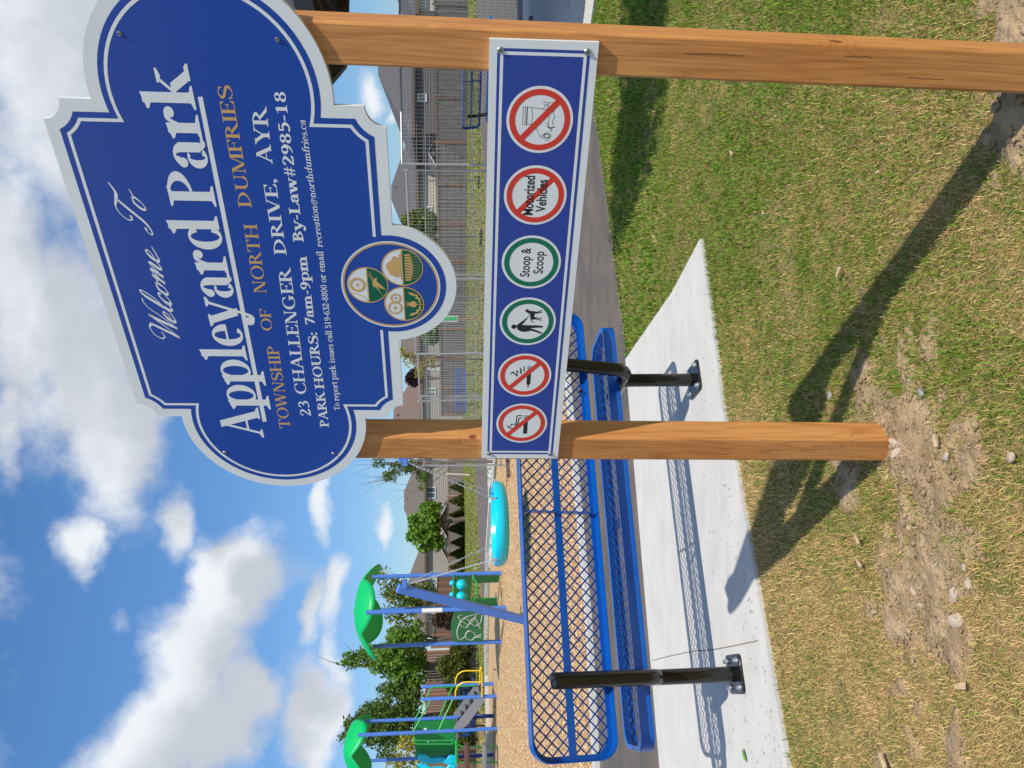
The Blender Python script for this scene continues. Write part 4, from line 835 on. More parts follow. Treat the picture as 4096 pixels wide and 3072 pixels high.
# ------------------------------------------------------------------ benches
M_BLUE = mat('blue_powder_coat', (.0, .085, .40), .28, spec=.6, noise=(20, (.0, .078, .37), 3, .35, .65), coat=.15)
M_BLACK = mat('black_powder_coat', (.010, .009, .008), .16, spec=.5, noise=(300, (.06, .045, .02), 3, .64, .70))
M_BPLATE = mat('bolt_steel', (.55, .56, .58), .35, .9)
def rrect(L_, H_, r, n=7):
    pts = []
    for cx, cy, a0 in ((L_-r, r, -90), (L_-r, H_-r, 0), (r, H_-r, 90), (r, r, 180)):
        for i in range(n+1): a = math.radians(a0+90*i/n); pts.append((cx+r*math.cos(a), cy+r*math.sin(a)))
    return pts
def mesh_panel(L_, H_, r, fl, name, parent, M, pitch=(.054, .054), rib=.025, lat=True, up=(0, -.78, -.63), sw=.0088):
    """expanded-metal panel in a turned-down frame; local x along, y across, flange towards -z"""
    rim = MB(); o = rrect(L_, H_, r); t = .004; n = len(o)
    def ins(d): return [(min(max(x, d), L_-d) if r <= d else (L_/2+(x-L_/2)*(L_-2*d)/L_), H_/2+(y-H_/2)*(H_-2*d)/H_) for x, y in o]
    A = ins(0); B_ = ins(t); Cc = ins(rib)
    loops = [[(x, y, -fl) for x, y in A], [(x, y, -.004) for x, y in A], [(x, y, 0) for x, y in ins(.003)], [(x, y, 0) for x, y in Cc], [(x, y, -t) for x, y in Cc], [(x, y, -t) for x, y in B_], [(x, y, -fl) for x, y in B_]]
    for lp in loops: rim.v += lp
    for k in range(7):
        j = (k+1) % 7
        for i in range(n): rim.f.append((k*n+i, k*n+(i+1) % n, j*n+(i+1) % n, j*n+i))
    ob = rim.build(name, M, parent, smooth=True); recalc(ob)
    inner = ins(rib-.002)
    if lat:
        lm = MB(); px, py = pitch; nx = int(L_/px)+1; ny = int(H_/py)+1; rows = []
        mids = []
        for i in range(nx*2+1):
            for j in range(ny*2+1):
                if (i+j) % 2: continue
                a = (i*px/2, j*py/2)
                for sg in (1, -1):
                    b = ((i+1)*px/2, (j+sg)*py/2)
                    m = ((a[0]+b[0])/2, (a[1]+b[1])/2)
                    mids.append((a, b, m))
        ok = inpoly([m[2][0] for m in mids], [m[2][1] for m in mids], inner)
        for (a, b, m), k in zip(mids, ok):
            if k: lm.bar((a[0], a[1], -.004), (b[0], b[1], -.004), sw, .0022, up=up)
        lm.build('expanded_mesh', mat('blue_coat_mesh_shaded', (.0, .055, .28), .35), ob)  # blue coat darkened in colour for the shaded undersides of the strands
        rb_ = MB(); rb_.box((rib, H_/2-.018, -.011), (L_-rib, H_/2+.018, -.007)); rb_.box((L_/2-.003, rib, -fl*.9), (L_/2+.003, H_/2-.019, -.0065)); rb_.box((L_/2-.003, H_/2+.019, -fl*.9), (L_/2+.003, H_-rib, -.0065)); rb_.build('rib', M, ob)
    return ob
def make_bench(name, label, cat, L_=2.22, span=1.548):
    b = empty(name); tag(b, label, cat); x0 = (span-L_)/2
    bk = mesh_panel(L_, .405, .085, .056, 'backrest', b, M_BLUE)
    # backrest: x along, y up the slope, flange towards the rear
    tilt = math.radians(13.5)
    up = Vector((0, -math.sin(tilt), math.cos(tilt))); fwd = Vector((0, math.cos(tilt), math.sin(tilt)))
    bk.matrix_local = Matrix(((1, 0, 0, x0), (0, up.y, fwd.y, -.108), (0, up.z, fwd.z, .655), (0, 0, 0, 1)))
    for v in bk.data.vertices: pass
    seat = mesh_panel(L_, .40, .085, .065, 'seat', b, M_BLUE, up=(0, .3, .95), sw=.0075); seat.location = (x0+.01, -.030, .505); 
    for x in (0, span):
        MB().tube([(x, 0, .012), (x, 0, .415)], .0365, 20).build('pedestal', M_BLACK, b, smooth=True)
        pts = [(x, .26, .420), (x, .0, .420), (x, -.075, .420)]
        for k in range(1, 9):
            a = math.radians(76.5*k/8); pts.append((x, -.075-.085*math.sin(a), .420+.085*(1-math.cos(a))))
        y, z = pts[-1][1:]; pts.append((x, y-math.sin(tilt)*.46, z+math.cos(tilt)*.46))
        MB().tube(pts, .0365, 20).build('support_arm', M_BLACK, b, smooth=True)
        pl = MB().prism([(x-.09+q[0], -.10+q[1]) for q in rrect(.18, .20, .025, 4)], 0, .012).build('base_plate', M_BLACK, b, bevel=.002)
        for u in (-.06, .06):
            for v in (-.07, .07): MB().lathe([(.017, .012), (.017, .018), (.010, .024), (.009, .034), (0, .036)], 12, (x+u, v, 0)).build('anchor_bolt', M_BPLATE, pl, smooth=True)
    for xx, zz in ((x0+.12, .04), (x0+L_-.12, .04), (x0+.12, .36), (x0+L_-.12, .36)):
        MB().box((xx-.006, zz-.012 if zz < .2 else zz-.008, -.040), (xx+.006, zz+.004 if zz < .2 else zz+.010, -.020)).build('frame_bolt', M_BLACK, bk)
    return b
g0 = G(2963, 2695); g1 = G(2796, 1519)
bench = make_bench('park_bench', 'nearest blue mesh bench on black tube legs, standing on the concrete pad', 'bench', span=(g1-g0).length)
bench.location = (g0.x, g0.y, .022); bench.rotation_euler = (0, 0, math.atan2(g1.y-g0.y, g1.x-g0.x))
bench['group'] = 'blue park benches'
def put_bench(p, rz, label):
    c = copy_tree(bench); c.location = p; c.rotation_euler = (0, 0, rz); c['label'] = label; c['group'] = 'blue park benches'; return c
e1 = at(1940, 440, 16.6); e2 = at(1940, 120, 15.2)
put_bench((e1.x, e1.y, 0), math.atan2(e2.y-e1.y, e2.x-e1.x)+math.pi*0, 'blue mesh bench beyond the asphalt path, partly behind the right timber post')
a = G(1898, 1560); put_bench((a.x-.8, a.y, 0), math.pi*.99, 'far blue bench behind the wire fence panels, close to the left timber post').location = (a.x+.8, a.y, 0)
a = G(1938, 2830); put_bench((a.x-.75, a.y, 0), .06, 'blue bench on the lawn behind the stairs of the climbing structure')

# ------------------------------------------------------------------ disc swing
M_CYAN = mat('turquoise_plastic', (.0, .58, .78), .22, spec=.5, coat=.2)
M_PLAYBLUE = mat('periwinkle_blue_steel', (.075, .20, .62), .35, spec=.5)
M_CHAIN = mat('galvanised_chain', (.62, .63, .62), .35, .85)
sw = empty('disc_swing'); SY = 13.6; sc_ = at(1990, 2094, SY); sw.location = (sc_.x, sc_.y, 0)
tag(sw, 'large turquoise disc swing hung on chains from two leaning blue beams', 'swing')
SZ = .395; SR = .745
dish = MB().lathe([(0, .03), (.45, .035), (.60, .08), (.655, .19), (.675, .225), (.705, .235), (.728, .225), (.742, .19), (.745, .15), (.738, .09), (.70, .035), (.64, .005), (.55, -.01), (0, -.015)], 64, (0, 0, SZ)).build('dish_seat', M_CYAN, sw, smooth=True); recalc(dish)
def chain(a, b, par):
    a, b = Vector(a), Vector(b); L_ = (b-a).length; n = int(L_/.036); d = (b-a).normalized(); mb = MB()
    s_ = d.cross(Vector((0, 1, 0))).normalized(); t_ = d.cross(s_)
    for i in range(n):
        c = a+d*(i+.5)*L_/n; w = s_ if i % 2 else t_
        for sg in (-1, 1): mb.bar(c-d*.021+w*sg*.0095, c+d*.021+w*sg*.0095, .0062)
        for sg in (-1, 1): mb.bar(c+d*sg*.021-w*.0095, c+d*sg*.021+w*.0095, .0062)
    mb.build('chain', M_CHAIN, par)
for sg, tx_, ty_, bx, by in ((-1, 1590, 2352, 2100, 2480), (1, 1592, 1836, 2100, 1712)):
    top = at(tx_, ty_, SY+.15); bot = G(bx, by); 
    if sg > 0: bot = Vector((sc_.x+(sc_.x-G(2100, 2480).x), G(2100, 2480).y, 0))
    T_ = top-Vector((sc_.x, sc_.y, 0)); B_ = bot-Vector((sc_.x, sc_.y, 0)); d = (B_-T_).normalized()
    o = MB().bar(T_, B_+d*.3, .15, .13, up=(0, 1, 0)).build('leaning_beam', M_PLAYBLUE, sw, bevel=.012)
    hang = T_+d*.12+Vector((-sg*.10, 0, -.03))
    MB().box(hang-Vector((.06, .10, .03)), hang+Vector((.06, .10, .05))).build('chain_bracket', M_PLAYBLUE, o, bevel=.008)
    for yy, xx in ((-.52, .52), (.50, .50)):
        p1 = Vector((sg*xx*SR/.745, yy*SR/.745, SZ+.235)); chain(hang+Vector((0, .04 if yy > 0 else -.04, -.02)), p1+Vector((0, 0, .03)), sw)
        MB().bar(p1+Vector((0, 0, -.03)), p1+Vector((0, 0, .04)), .04, .05).build('chain_lug', M_CHAIN, dish)

# ------------------------------------------------------------------ climbing structures
M_PGREEN = mat('green_plastic', (.0, .47, .12), .42, spec=.4, noise=(2, (.0, .42, .11), 4, .3, .7))
M_HDPE = mat('green_play_panel', (.012, .27, .045), .45)
M_GTUBE = mat('green_steel_tube', (.02, .38, .05), .3)
M_YEL = mat('yellow_steel_tube', (.85, .58, .02), .3)
M_GREYST = mat('grey_coated_deck', (.20, .21, .23), .6)
M_BROWNST = mat('brown_step', (.12, .055, .045), .6)
M_DKBLUE = mat('dark_blue_perforated_deck', (.01, .03, .24), .45)
M_WHITE = mat('white_sticker', (.75, .75, .75), .5)
def canopy(parent, c, ang, R, zc, za, name='canopy'):
    n = 64; m = 14; V = []; mb = MB(); R = R*1.30
    for j in range(1, m+1):
        r = j/m
        for i in range(n):
            t = 2*math.pi*i/n; cc = abs(math.sin(2*t))**1.15                 # 1 towards the corners
            re_ = R*(.80+.20*cc); x, y = r*re_*math.cos(t), r*re_*math.sin(t)
            z = za-(za-zc)*(r**1.9)*(.40+.60*(cc*(.35+.65*r)))-.05*(r > .99)
            V.append((c[0]+x*math.cos(ang)-y*math.sin(ang), c[1]+x*math.sin(ang)+y*math.cos(ang), z))
    V.append((c[0], c[1], za)); L_ = len(V)-1
    mb.v = V; mb.f = [(j*n+i, (j+1)*n+i, (j+1)*n+(i+1) % n, j*n+(i+1) % n) for j in range(m-1) for i in range(n)]+[(L_, i, (i+1) % n) for i in range(n)]
    o = mb.build(name, M_PGREEN, parent, smooth=True); s_ = o.modifiers.new('thickness', 'SOLIDIFY'); s_.thickness = .035; s_.offset = -1
    return o
def post(par, p, z1, r=.055, cap=False, z0=-.1, m=None):
    pr = [(0, z1+.05), (r*.6, z1+.04), (r*.95, z1+.01)] if cap else [(0, z1)]
    return MB().lathe(pr+[(r, z1), (r, z0)], 16, (p[0], p[1], 0)).build('post', m or M_PLAYBLUE, par, smooth=True)
def between(p, q, z0, z1, th, m, name, par, inset=.06, arch=0):
    p = Vector(p[:2]); q = Vector(q[:2]); d = (q-p).normalized(); a = p+d*inset; b = q-d*inset; nn = Vector((-d.y, d.x))*th/2; L_ = (b-a).length
    poly = [(0, z0), (L_, z0), (L_, z1)]+([(L_*(1-i/8), z1+arch*math.sin(math.pi*i/8)) for i in range(1, 8)] if arch else [])+[(0, z1)]
    ax = lambda s_, z, t: (a.x+d.x*s_+nn.x*t, a.y+d.y*s_+nn.y*t, z)
    return MB().prism(poly, -1, 1, ax).build(name, m, par)
def tubeobj(par, pts, r, m, name, n=10): return MB().tube(pts, r, n).build(name, m, par, smooth=True)
# shaded play corner with the maze panel
A = [G(2007, 2292), G(2026, 2431), G(2008, 2566), G(1992, 2424)]
cA = sum(A, Vector())/4; pa = empty('shaded_play_station', (0, 0, 0)); tag(pa, 'play station with green canopy on four posts, maze panel and turquoise bongo balls', 'playground structure')
ctr = (A[0]+A[2])/2
angA = math.atan2(A[1].y-A[0].y, A[1].x-A[0].x)
Y0 = ctr.y
zc = at(1497, 2440, Y0-.9).z; za = at(1418, 2440, Y0).z
canopy(pa, (ctr.x, ctr.y), angA, (A[0]-A[2]).length*.5*1.02, zc+.02, za)
for i, p_ in enumerate(A): post(pa, p_, zc+.12+(.0 if i != 3 else .1))
bal = MB().ball((ctr.x, ctr.y, za+.01), .05, 12, 6, (1, 1, .5)).build('canopy_cap', M_PGREEN, pa, smooth=True)
mz = between(A[1], A[2], .54, 1.30, .03, M_HDPE, 'maze_panel', pa, .13, .08)
# routed maze lines on the panel
def on_panel(p, q, inset, off):
    p = Vector(p[:2]); q = Vector(q[:2]); d = (q-p).normalized(); a = p+d*inset; nn = Vector((-d.y, d.x)); 
    if nn.y > 0: nn = -nn
    L_ = (q-p).length-2*inset
    return lambda s_, z: (a.x+d.x*s_*L_+nn.x*off, a.y+d.y*s_*L_+nn.y*off, z)
f_ = on_panel(A[1], A[2], .13, .018)
def ribbon(f, pts, r, m, name, par):
    P = []; 
    for i in range(len(pts)-1):
        p0 = pts[max(i-1, 0)]; p1 = pts[i]; p2 = pts[i+1]; p3 = pts[min(i+2, len(pts)-1)]
        for k in range(6):
            t = k/6; P.append(f(*[.5*(2*p1[c]+(p2[c]-p0[c])*t+(2*p0[c]-5*p1[c]+4*p2[c]-p3[c])*t*t+(3*p1[c]-p0[c]-3*p2[c]+p3[c])*t**3) for c in (0, 1)]))
    P.append(f(*pts[-1])); return MB().tube(P, r, 6).build(name, m, par, smooth=True)
for pts in ([(.05, .62), (.15, 1.0), (.35, 1.15), (.5, 1.0), (.3, .9), (.22, 1.08), (.6, 1.22), (.9, 1.16), (.8, 1.0)], [(.05, .75), (.25, .8), (.4, .95), (.15, 1.2), (.08, 1.1)], [(.1, .60), (.35, .63), (.45, .78), (.3, .88), (.2, .78), (.4, .68), (.55, .62)], [(.75, .58), (.78, .72), (.68, .78), (.62, .92), (.75, 1.0), (.9, .95), (.93, .82), (.84, .74), (.85, .58)]): ribbon(f_, pts, .014, M_WHITE, 'maze_line', mz)
# bongo panel on the right side
between(A[0], A[3], .80, 1.32, .03, M_HDPE, 'bongo_panel', pa, .12)
between(A[0], A[0]+(A[3]-A[0])*.28, .05, .78, .03, M_HDPE, 'kick_panel', pa, .06); between(A[0]+(A[3]-A[0])*.72, A[3], .05, .78, .03, M_HDPE, 'kick_panel', pa, .03)
for sx_, sy_, r_ in ((1846, 2338, .135), (1846, 2386, .135), (1808, 2332, .068), (1808, 2378, .068)): c_ = at(sx_, sy_, A[0].y-.55); MB().ball(c_, r_, 24, 16).build('bongo_ball', M_CYAN, pa, smooth=True)
b0, b1 = A[0], A[1]
tubeobj(pa, [(b0.x, b0.y, at(1815, 2300, b0.y).z), at(1813, 2330, A[0].y-.55), at(1813, 2390, A[0].y-.6), (b1.x, b1.y, at(1815, 2431, b1.y).z)], .020, M_GTUBE, 'rail')
tubeobj(pa, [(b0.x, b0.y, at(1893, 2300, b0.y).z), at(1893, 2312, A[0].y-.3), at(1906, 2330, A[0].y-.5), at(1906, 2385, A[0].y-.7), at(1895, 2405, A[0].y-.9), (b1.x, b1.y, at(1893, 2431, b1.y).z)], .022, M_GTUBE, 'rail')
st_ = at(1720, 2441, A[1].y-.06); MB().lathe([(.057, -.25), (.057, .25)], 16, (A[1].x, A[1].y, st_.z-.05)).build('warning_sticker', M_WHITE, pa, smooth=True)
# deck, stairs, climbers
Q = [G(1975, 2735), G(1987, 2784), G(1977, 2862), G(1990, 2914), G(1974, 3018), G(1990, 3076)]
pb = empty('climbing_structure'); tag(pb, 'climbing structure with green canopy, grey ramp, yellow grab rails and turquoise slide', 'playground structure')
ZD = at(1824, 2900, Q[3].y).z
cB = (Q[2]+Q[5])/2; cB = Vector(((Q[3].x+Q[4].x)/2, (Q[3].y+Q[4].y)/2, 0))
Q[5] = Q[3]+(Q[4]-Q[2]); 
zcB = at(1450, 2930, Q[3].y-.2).z; cB = (Q[2]+Q[5])/2
canopy(pb, (cB.x, cB.y), math.atan2(Q[3].y-Q[2].y, Q[3].x-Q[2].x), (Q[2]-Q[5]).length*.5*1.02, zcB, at(1374, 2985, cB.y).z)
for k, p_ in enumerate(Q):
    if k < 2: post(pb, p_, at(1690, 2740, p_.y).z, cap=True)
    else: post(pb, p_, zcB+.15)
def low(p_):  # drilled dark lower length
    MB().box((p_.x-.045, p_.y-.07, .02), (p_.x+.045, p_.y-.058, ZD-.1)).build('perforated_face', M_DKBLUE, pb)
for p_ in (Q[2], Q[4]): low(p_)
MB().prism([tuple(q[:2]) for q in (Q[2], Q[3], Q[5], Q[4])], ZD-.06, ZD).build('deck', M_GREYST, pb)
# ramp with steps down to the transfer point between the two short posts
zl = at(1912, 2760, Q[0].y).z
hi = [Q[2], Q[3]]; lo = [Q[0], Q[1]]
for a_, b_ in ((Q[2], Q[0]), (Q[3], Q[1])):
    d_ = (b_-a_); nn = Vector((-d_.y, d_.x, 0)).normalized()*.02
    poly = [(0, ZD-.10), (0, ZD+.06), (.12, ZD+.06), (.85, zl+.20), (1, zl+.12), (1, zl-.16), (.88, zl-.16), (.15, ZD-.34)]
    ax = lambda s_, z, t, a_=a_, d_=d_, nn=nn: (a_.x+d_.x*s_+nn.x*t, a_.y+d_.y*s_+nn.y*t, z)
    MB().prism(poly, -1, 1, ax).build('stringer', M_GREYST, pb)
for k in range(5):
    t0 = k/5; t1 = (k+1)/5; z = ZD-(ZD-zl+.05)*(k+1)/5.5
    mb = MB(); c4 = [Q[2]+(Q[0]-Q[2])*t0, Q[3]+(Q[1]-Q[3])*t0, Q[3]+(Q[1]-Q[3])*t1, Q[2]+(Q[0]-Q[2])*t1]
    mb.prism([tuple(q[:2]) for q in c4], z-.03, z).build('step', M_GREYST, pb)
def ap(sx, sy, p_, dy=0): return at(sx, sy, p_.y+dy)
for a_, b_ in ((Q[0], Q[2]), (Q[1], Q[3])):
    for s0, s1 in ((1728, 1660), (1812, 1755)):
        za_ = at(s0, 2745, Q[0].y).z; zb_ = at(s1, 2868, Q[2].y).z
        tubeobj(pb, [(a_.x, a_.y-.03, za_), (b_.x, b_.y-.03, zb_)], .022, M_GTUBE, 'handrail')
tubeobj(pb, [(Q[0].x, Q[0].y-.08, at(1728, 2745, Q[0].y).z), (Q[0].x, Q[0].y-.08, at(1905, 2745, Q[0].y).z)], .022, M_GTUBE, 'rail_upright')
for p_, sy_, ex_ in ((Q[0], 2735, 2687), (Q[1], 2780, 2726)):
    Yp = p_.y
    tubeobj(pb, [(p_.x, p_.y, at(1822, sy_, Yp).z), at(1822, sy_-14, Yp-.05), at(1830, sy_-36, Yp-.1), at(1848, sy_-49, Yp-.15), at(1865, sy_-52, Yp-.15), at(1924, sy_-52, Yp-.15)], .023, M_YEL, 'grab_rail')
tubeobj(pb, [(Q[1].x, Q[1].y-.05, at(1928, 2784, Q[1].y).z), at(1928, 2690, Q[1].y-.5), at(1926, 2670, Q[1].y-.3), at(1922, 2668, Q[0].y-.2), at(1920, 2690, Q[0].y-.3), (Q[0].x, Q[0].y-.04, at(1918, 2740, Q[0].y).z)], .025, M_YEL, 'grab_rail')
between(Q[2], Q[4], ZD+.02, at(1657, 2900, Q[2].y).z, .03, M_HDPE, 'guard_panel', pb, .07)
f2 = on_panel(Q[2], Q[4], .07, .02)
zt = at(1657, 2900, Q[2].y).z
for s_, z, w in ((.22, zt-.35, .09), (.55, zt-.42, .07), (.55, zt-.62, .05)): a_ = f2(s_, z); MB().ball((a_[0], a_[1], a_[2]), w, 10, 6, (1.2, .1, .6)).build('panel_decoration', M_WHITE if s_ > .3 else M_WHITE, pb, smooth=True)
ladder_y = Q[3].y-.25
for sy_ in (2962, 2976):
    tubeobj(pb, [at(1815, sy_-4, ladder_y), at(1806, sy_, ladder_y), at(1670, sy_+0, ladder_y), at(1658, sy_-4, ladder_y), at(1655, sy_-16, ladder_y+.1)], .02, M_GTUBE, 'loop_handle')
for sy_ in (2986, 3050): tubeobj(pb, [at(1822, sy_-(20 if sy_ < 3000 else -4), ladder_y+.1), at(1836, sy_-8, ladder_y), at(1846, sy_, ladder_y), (at(1990, sy_, ladder_y).x, ladder_y, 0)], .022, M_GTUBE, 'ladder_upright')
tubeobj(pb, [at(1826, 2960, ladder_y), at(1826, 3052, ladder_y)], .045, M_GTUBE, 'ladder_head')
for sx_, m_ in ((1867, M_BROWNST), (1938, M_GREYST)):
    a_ = at(sx_, 2974, ladder_y-.1); b_ = at(sx_, 3068, ladder_y-.1)
    MB().box((b_.x, ladder_y-.25, a_.z-.07), (a_.x, ladder_y-.03, a_.z+.07)).build('ladder_step', m_, pb, bevel=.03)
# turquoise slide entrance leaving to the left
h0 = at(1822, 3036, Q[4].y-.6); h1 = at(1640, 3036, Q[4].y-.6)
hood = MB()
pr = [(0, 0), (.26, 0), (.30, .25), (.22, .45), (.26, .75), (.20, 1.08), (.05, 1.26), (-.10, 1.20), (-.06, .95), (.06, .80), (.04, .5), (.10, .28), (-.02, .2)]
for yy in (0, .62): hood.prism([(h0.x-.02-a_, h0.z+b_) for a_, b_ in pr], yy-.04, yy+.04, lambda a_, b_, t: (a_, h0.y-.3+t, b_))
hood.build('slide_hood', M_CYAN, pb, bevel=.03)
sl_ = MB(); 
for k in range(9):
    t = k/8; x = h0.x-.2-2.6*t; z = h0.z-.02-(h0.z-.25)*(t**1.0)
    for yy, zz in ((-.30, .22), (-.28, 0), (.30, 0), (.32, .22)): sl_.v.append((x, h0.y+yy, z+zz))
for k in range(8):
    for j in range(3): sl_.f.append((k*4+j, k*4+j+1, k*4+4+j+1, k*4+4+j))
o = sl_.build('slide_chute', M_CYAN, pb, smooth=True); s_ = o.modifiers.new('t', 'SOLIDIFY'); s_.thickness = .03
# ------------------------------------------------------------------ wooden fences and houses behind the park
M_FGREY = mat('weathered_fence_boards', (.27, .24, .215), .85, noise=(11, (.15, .13, .115), 6, .35, .65, (1, 1, .12)))
M_FBROWN = mat('brown_fence_boards', (.22, .125, .085), .85, noise=(11, (.16, .09, .06), 6, .35, .65, (1, 1, .12)))
M_FPOST = mat('brown_fence_post', (.33, .17, .09), .8)
def wood_fence(name, label, a, b, h, m, mp, step=2.5, brace=False):
    a = Vector((a[0], a[1], 0)); b = Vector((b[0], b[1], 0)); e = empty(name, a); L_ = (b-a).length; d = (b-a).normalized(); e.rotation_euler = (0, 0, math.atan2(d.y, d.x))
    tag(e, label, 'fence'); n = max(1, round(L_/step)); s_ = L_/n
    for i in range(n):
        mb = MB(); k = int((s_-.1)/.14)
        for j in range(k): x = i*s_+.06+j*(s_-.1)/k; w = (s_-.1)/k-.012; mb.box((x, -.012+.01*(j % 2), .05), (x+w, .010+.01*(j % 2), h-.06+random.uniform(-.015, .01)))
        mb.build('board_panel', m, e)
        MB().box((i*s_+.055, -.05, h-.05), ((i+1)*s_-.055, .05, h)).build('top_rail', mp, e)
    for i in range(n+1): MB().box((i*s_-.055, -.06, -.1), (i*s_+.055, .05, h+.09)).build('fence_post', mp, e)
    return e
def gp(sx, sy): g = G(sx, sy); return (g.x, g.y)
fa = at(1855, 2350, 70); fb = at(1855, 1985, 70); fc = at(1855, 1690, 70)
hF = at(1790, 1900, 70).z
wood_fence('wooden_fence', 'grey board fence with brown posts behind the row of small cedars', (fa.x, 70), (fb.x, 70), hF, M_FGREY, M_FPOST, 2.7)
wood_fence('wooden_fence', 'slightly lower grey board fence right of the cedar row', (fb.x+.2, 70), (fc.x, 69), hF*.97, M_FGREY, M_FPOST, 2.9)
fd = at(1862, 1660, 62); fe = at(1868, 1050, 54); hM = at(1758, 1300, 58).z
wood_fence('wooden_fence', 'weathered dark fence seen through the wire panels between the two timber posts', (fd.x, 62), (fe.x, 54), hM, M_FGREY, M_FPOST, 2.6)
ff = at(1868, 380, 47); wood_fence('wooden_fence', 'weathered fence in front of the pale house with the small gable porch', (fe.x+.1, 53.9), (ff.x, 47.5), at(1745, 700, 50).z, M_FGREY, M_FPOST, 2.6)
fg = at(1880, -400, 41); wood_fence('wooden_fence', 'taller grey fence behind the right timber post below the dark sided house', (ff.x+.1, 47.4), (fg.x, 41), at(1736, 250, 44).z, M_FGREY, M_FGREY, 2.6)
fh = at(1880, 2600, 45); fi = at(1880, 2880, 44); fj = at(1880, 3300, 43)
wood_fence('wooden_fence', 'reddish brown privacy fence behind the climbing structure and dense trees', (fj.x, 43), (fh.x, 45), at(1700, 2720, 45).z, M_FBROWN, M_FPOST, 2.6)
wood_fence('wooden_fence', 'brown fence stretch behind the shaded play station', (fh.x+.2, 45.1), (at(1880, 2380, 60).x, 66), at(1712, 2540, 46).z*.9, M_FBROWN, M_FPOST, 2.6)
M_ROOF = mat('brown_shingles', (.155, .125, .105), .9, noise=(5, (.12, .10, .085), 8, .3, .7, (1, 1, 4)))
M_ROOF2 = mat('charcoal_shingles', (.105, .10, .10), .9, noise=(5, (.085, .08, .085), 8, .3, .7, (1, 1, 4)))
M_ROOF3 = mat('reddish_brown_shingles', (.185, .125, .10), .9, noise=(5, (.14, .10, .08), 8, .3, .7, (1, 1, 4)))
M_SIDE = mat('taupe_siding', (.34, .31, .27), .8); M_SIDE2 = mat('beige_siding', (.52, .47, .39), .8); M_SIDE3 = mat('dark_siding', (.125, .105, .10), .8)
M_FRAME = mat('white_window_frame', (.70, .70, .68), .5); M_GLASS = mat('window_glass', (.10, .14, .17), .08, spec=.8); M_FASCIA = mat('brown_fascia', (.12, .09, .07), .6)
def siding(par, x0, x1, y0, y1, z0, z1, m):
    """lapped boards round a box, one mesh"""
    mb = MB(); z = z0; k = 0
    while z < z1-.01:
        zz = min(z+.22, z1); e0 = .03; mb._a([(x0-e0, y0-e0, z), (x1+e0, y0-e0, z), (x1+e0, y1+e0, z), (x0-e0, y1+e0, z), (x0, y0, zz), (x1, y0, zz), (x1, y1, zz), (x0, y1, zz)], [(0,1,5,4),(1,2,6,5),(2,3,7,6),(3,0,4,7),(3,2,1,0),(4,5,6,7)]); z = zz
    return mb.build('wall', m, par)
def house(label, Y, syl, syr, eave, ridge, rl, rr, roofm, wallm, wins=(), depth=10, over=.5, gable=False):
    x0 = at(eave, syl, Y).x; x1 = at(eave, syr, Y).x; ze = at(eave, (syl+syr)/2, Y).z; 
    yr = Y+depth/2; zr = at(ridge, (rl+rr)/2, yr).z; xr0 = at(ridge, rl, yr).x; xr1 = at(ridge, rr, yr).x
    e = empty('house', (x0, Y, 0)); tag(e, label, 'house'); ox, oy = x0, Y
    siding(e, 0, x1-x0, 0, depth, 0, ze, wallm)
    a, b, c, d = (-over, -over), (x1-x0+over, -over), (x1-x0+over, depth+over), (-over, depth+over)
    mb = MB(); r0 = (xr0-x0, depth/2, zr); r1 = (xr1-x0, depth/2, zr); t = .22
    vs = [(*a, ze), (*b, ze), (*c, ze), (*d, ze), r0, r1, (*a, ze-t), (*b, ze-t), (*c, ze-t), (*d, ze-t)]
    mb._a(vs, [(0, 1, 5, 4), (1, 2, 5), (2, 3, 4, 5), (3, 0, 4)]); rf = mb.build('roof', roofm, e)
    mb = MB(); mb._a(vs, [(0, 6, 7, 1), (1, 7, 8, 2), (2, 8, 9, 3), (3, 9, 6, 0), (6, 9, 8, 7)]); mb.build('fascia', M_FASCIA, rf)
    vx = (r0[0]*.3+r1[0]*.7); MB().lathe([(.12, 0), (.12, .35), (0, .35)], 10, (vx, depth/2-1.2, zr-.75)).build('roof_vent', M_FASCIA, rf)
    for (sa, sb, y0, y1) in wins:
        p = at(sb, y0, Y); q = at(sa, y1, Y); X0, X1 = p.x-x0, q.x-x0; z0, z1 = p.z, q.z
        f = MB(); w = .09
        for bx in (((X0-w, -.09, z0-w), (X1+w, -.035, z0)), ((X0-w, -.09, z1), (X1+w, -.035, z1+w)), ((X0-w, -.09, z0), (X0, -.035, z1)), ((X1, -.09, z0), (X1+w, -.035, z1)), (((X0+X1)/2-.035, -.085, z0), ((X0+X1)/2+.035, -.04, z1))): f.box(*bx)
        fo = f.build('window', M_FRAME, e); MB().box((X0, -.050, z0), (X1, -.045, z1)).build('pane', M_GLASS, fo)
    return e
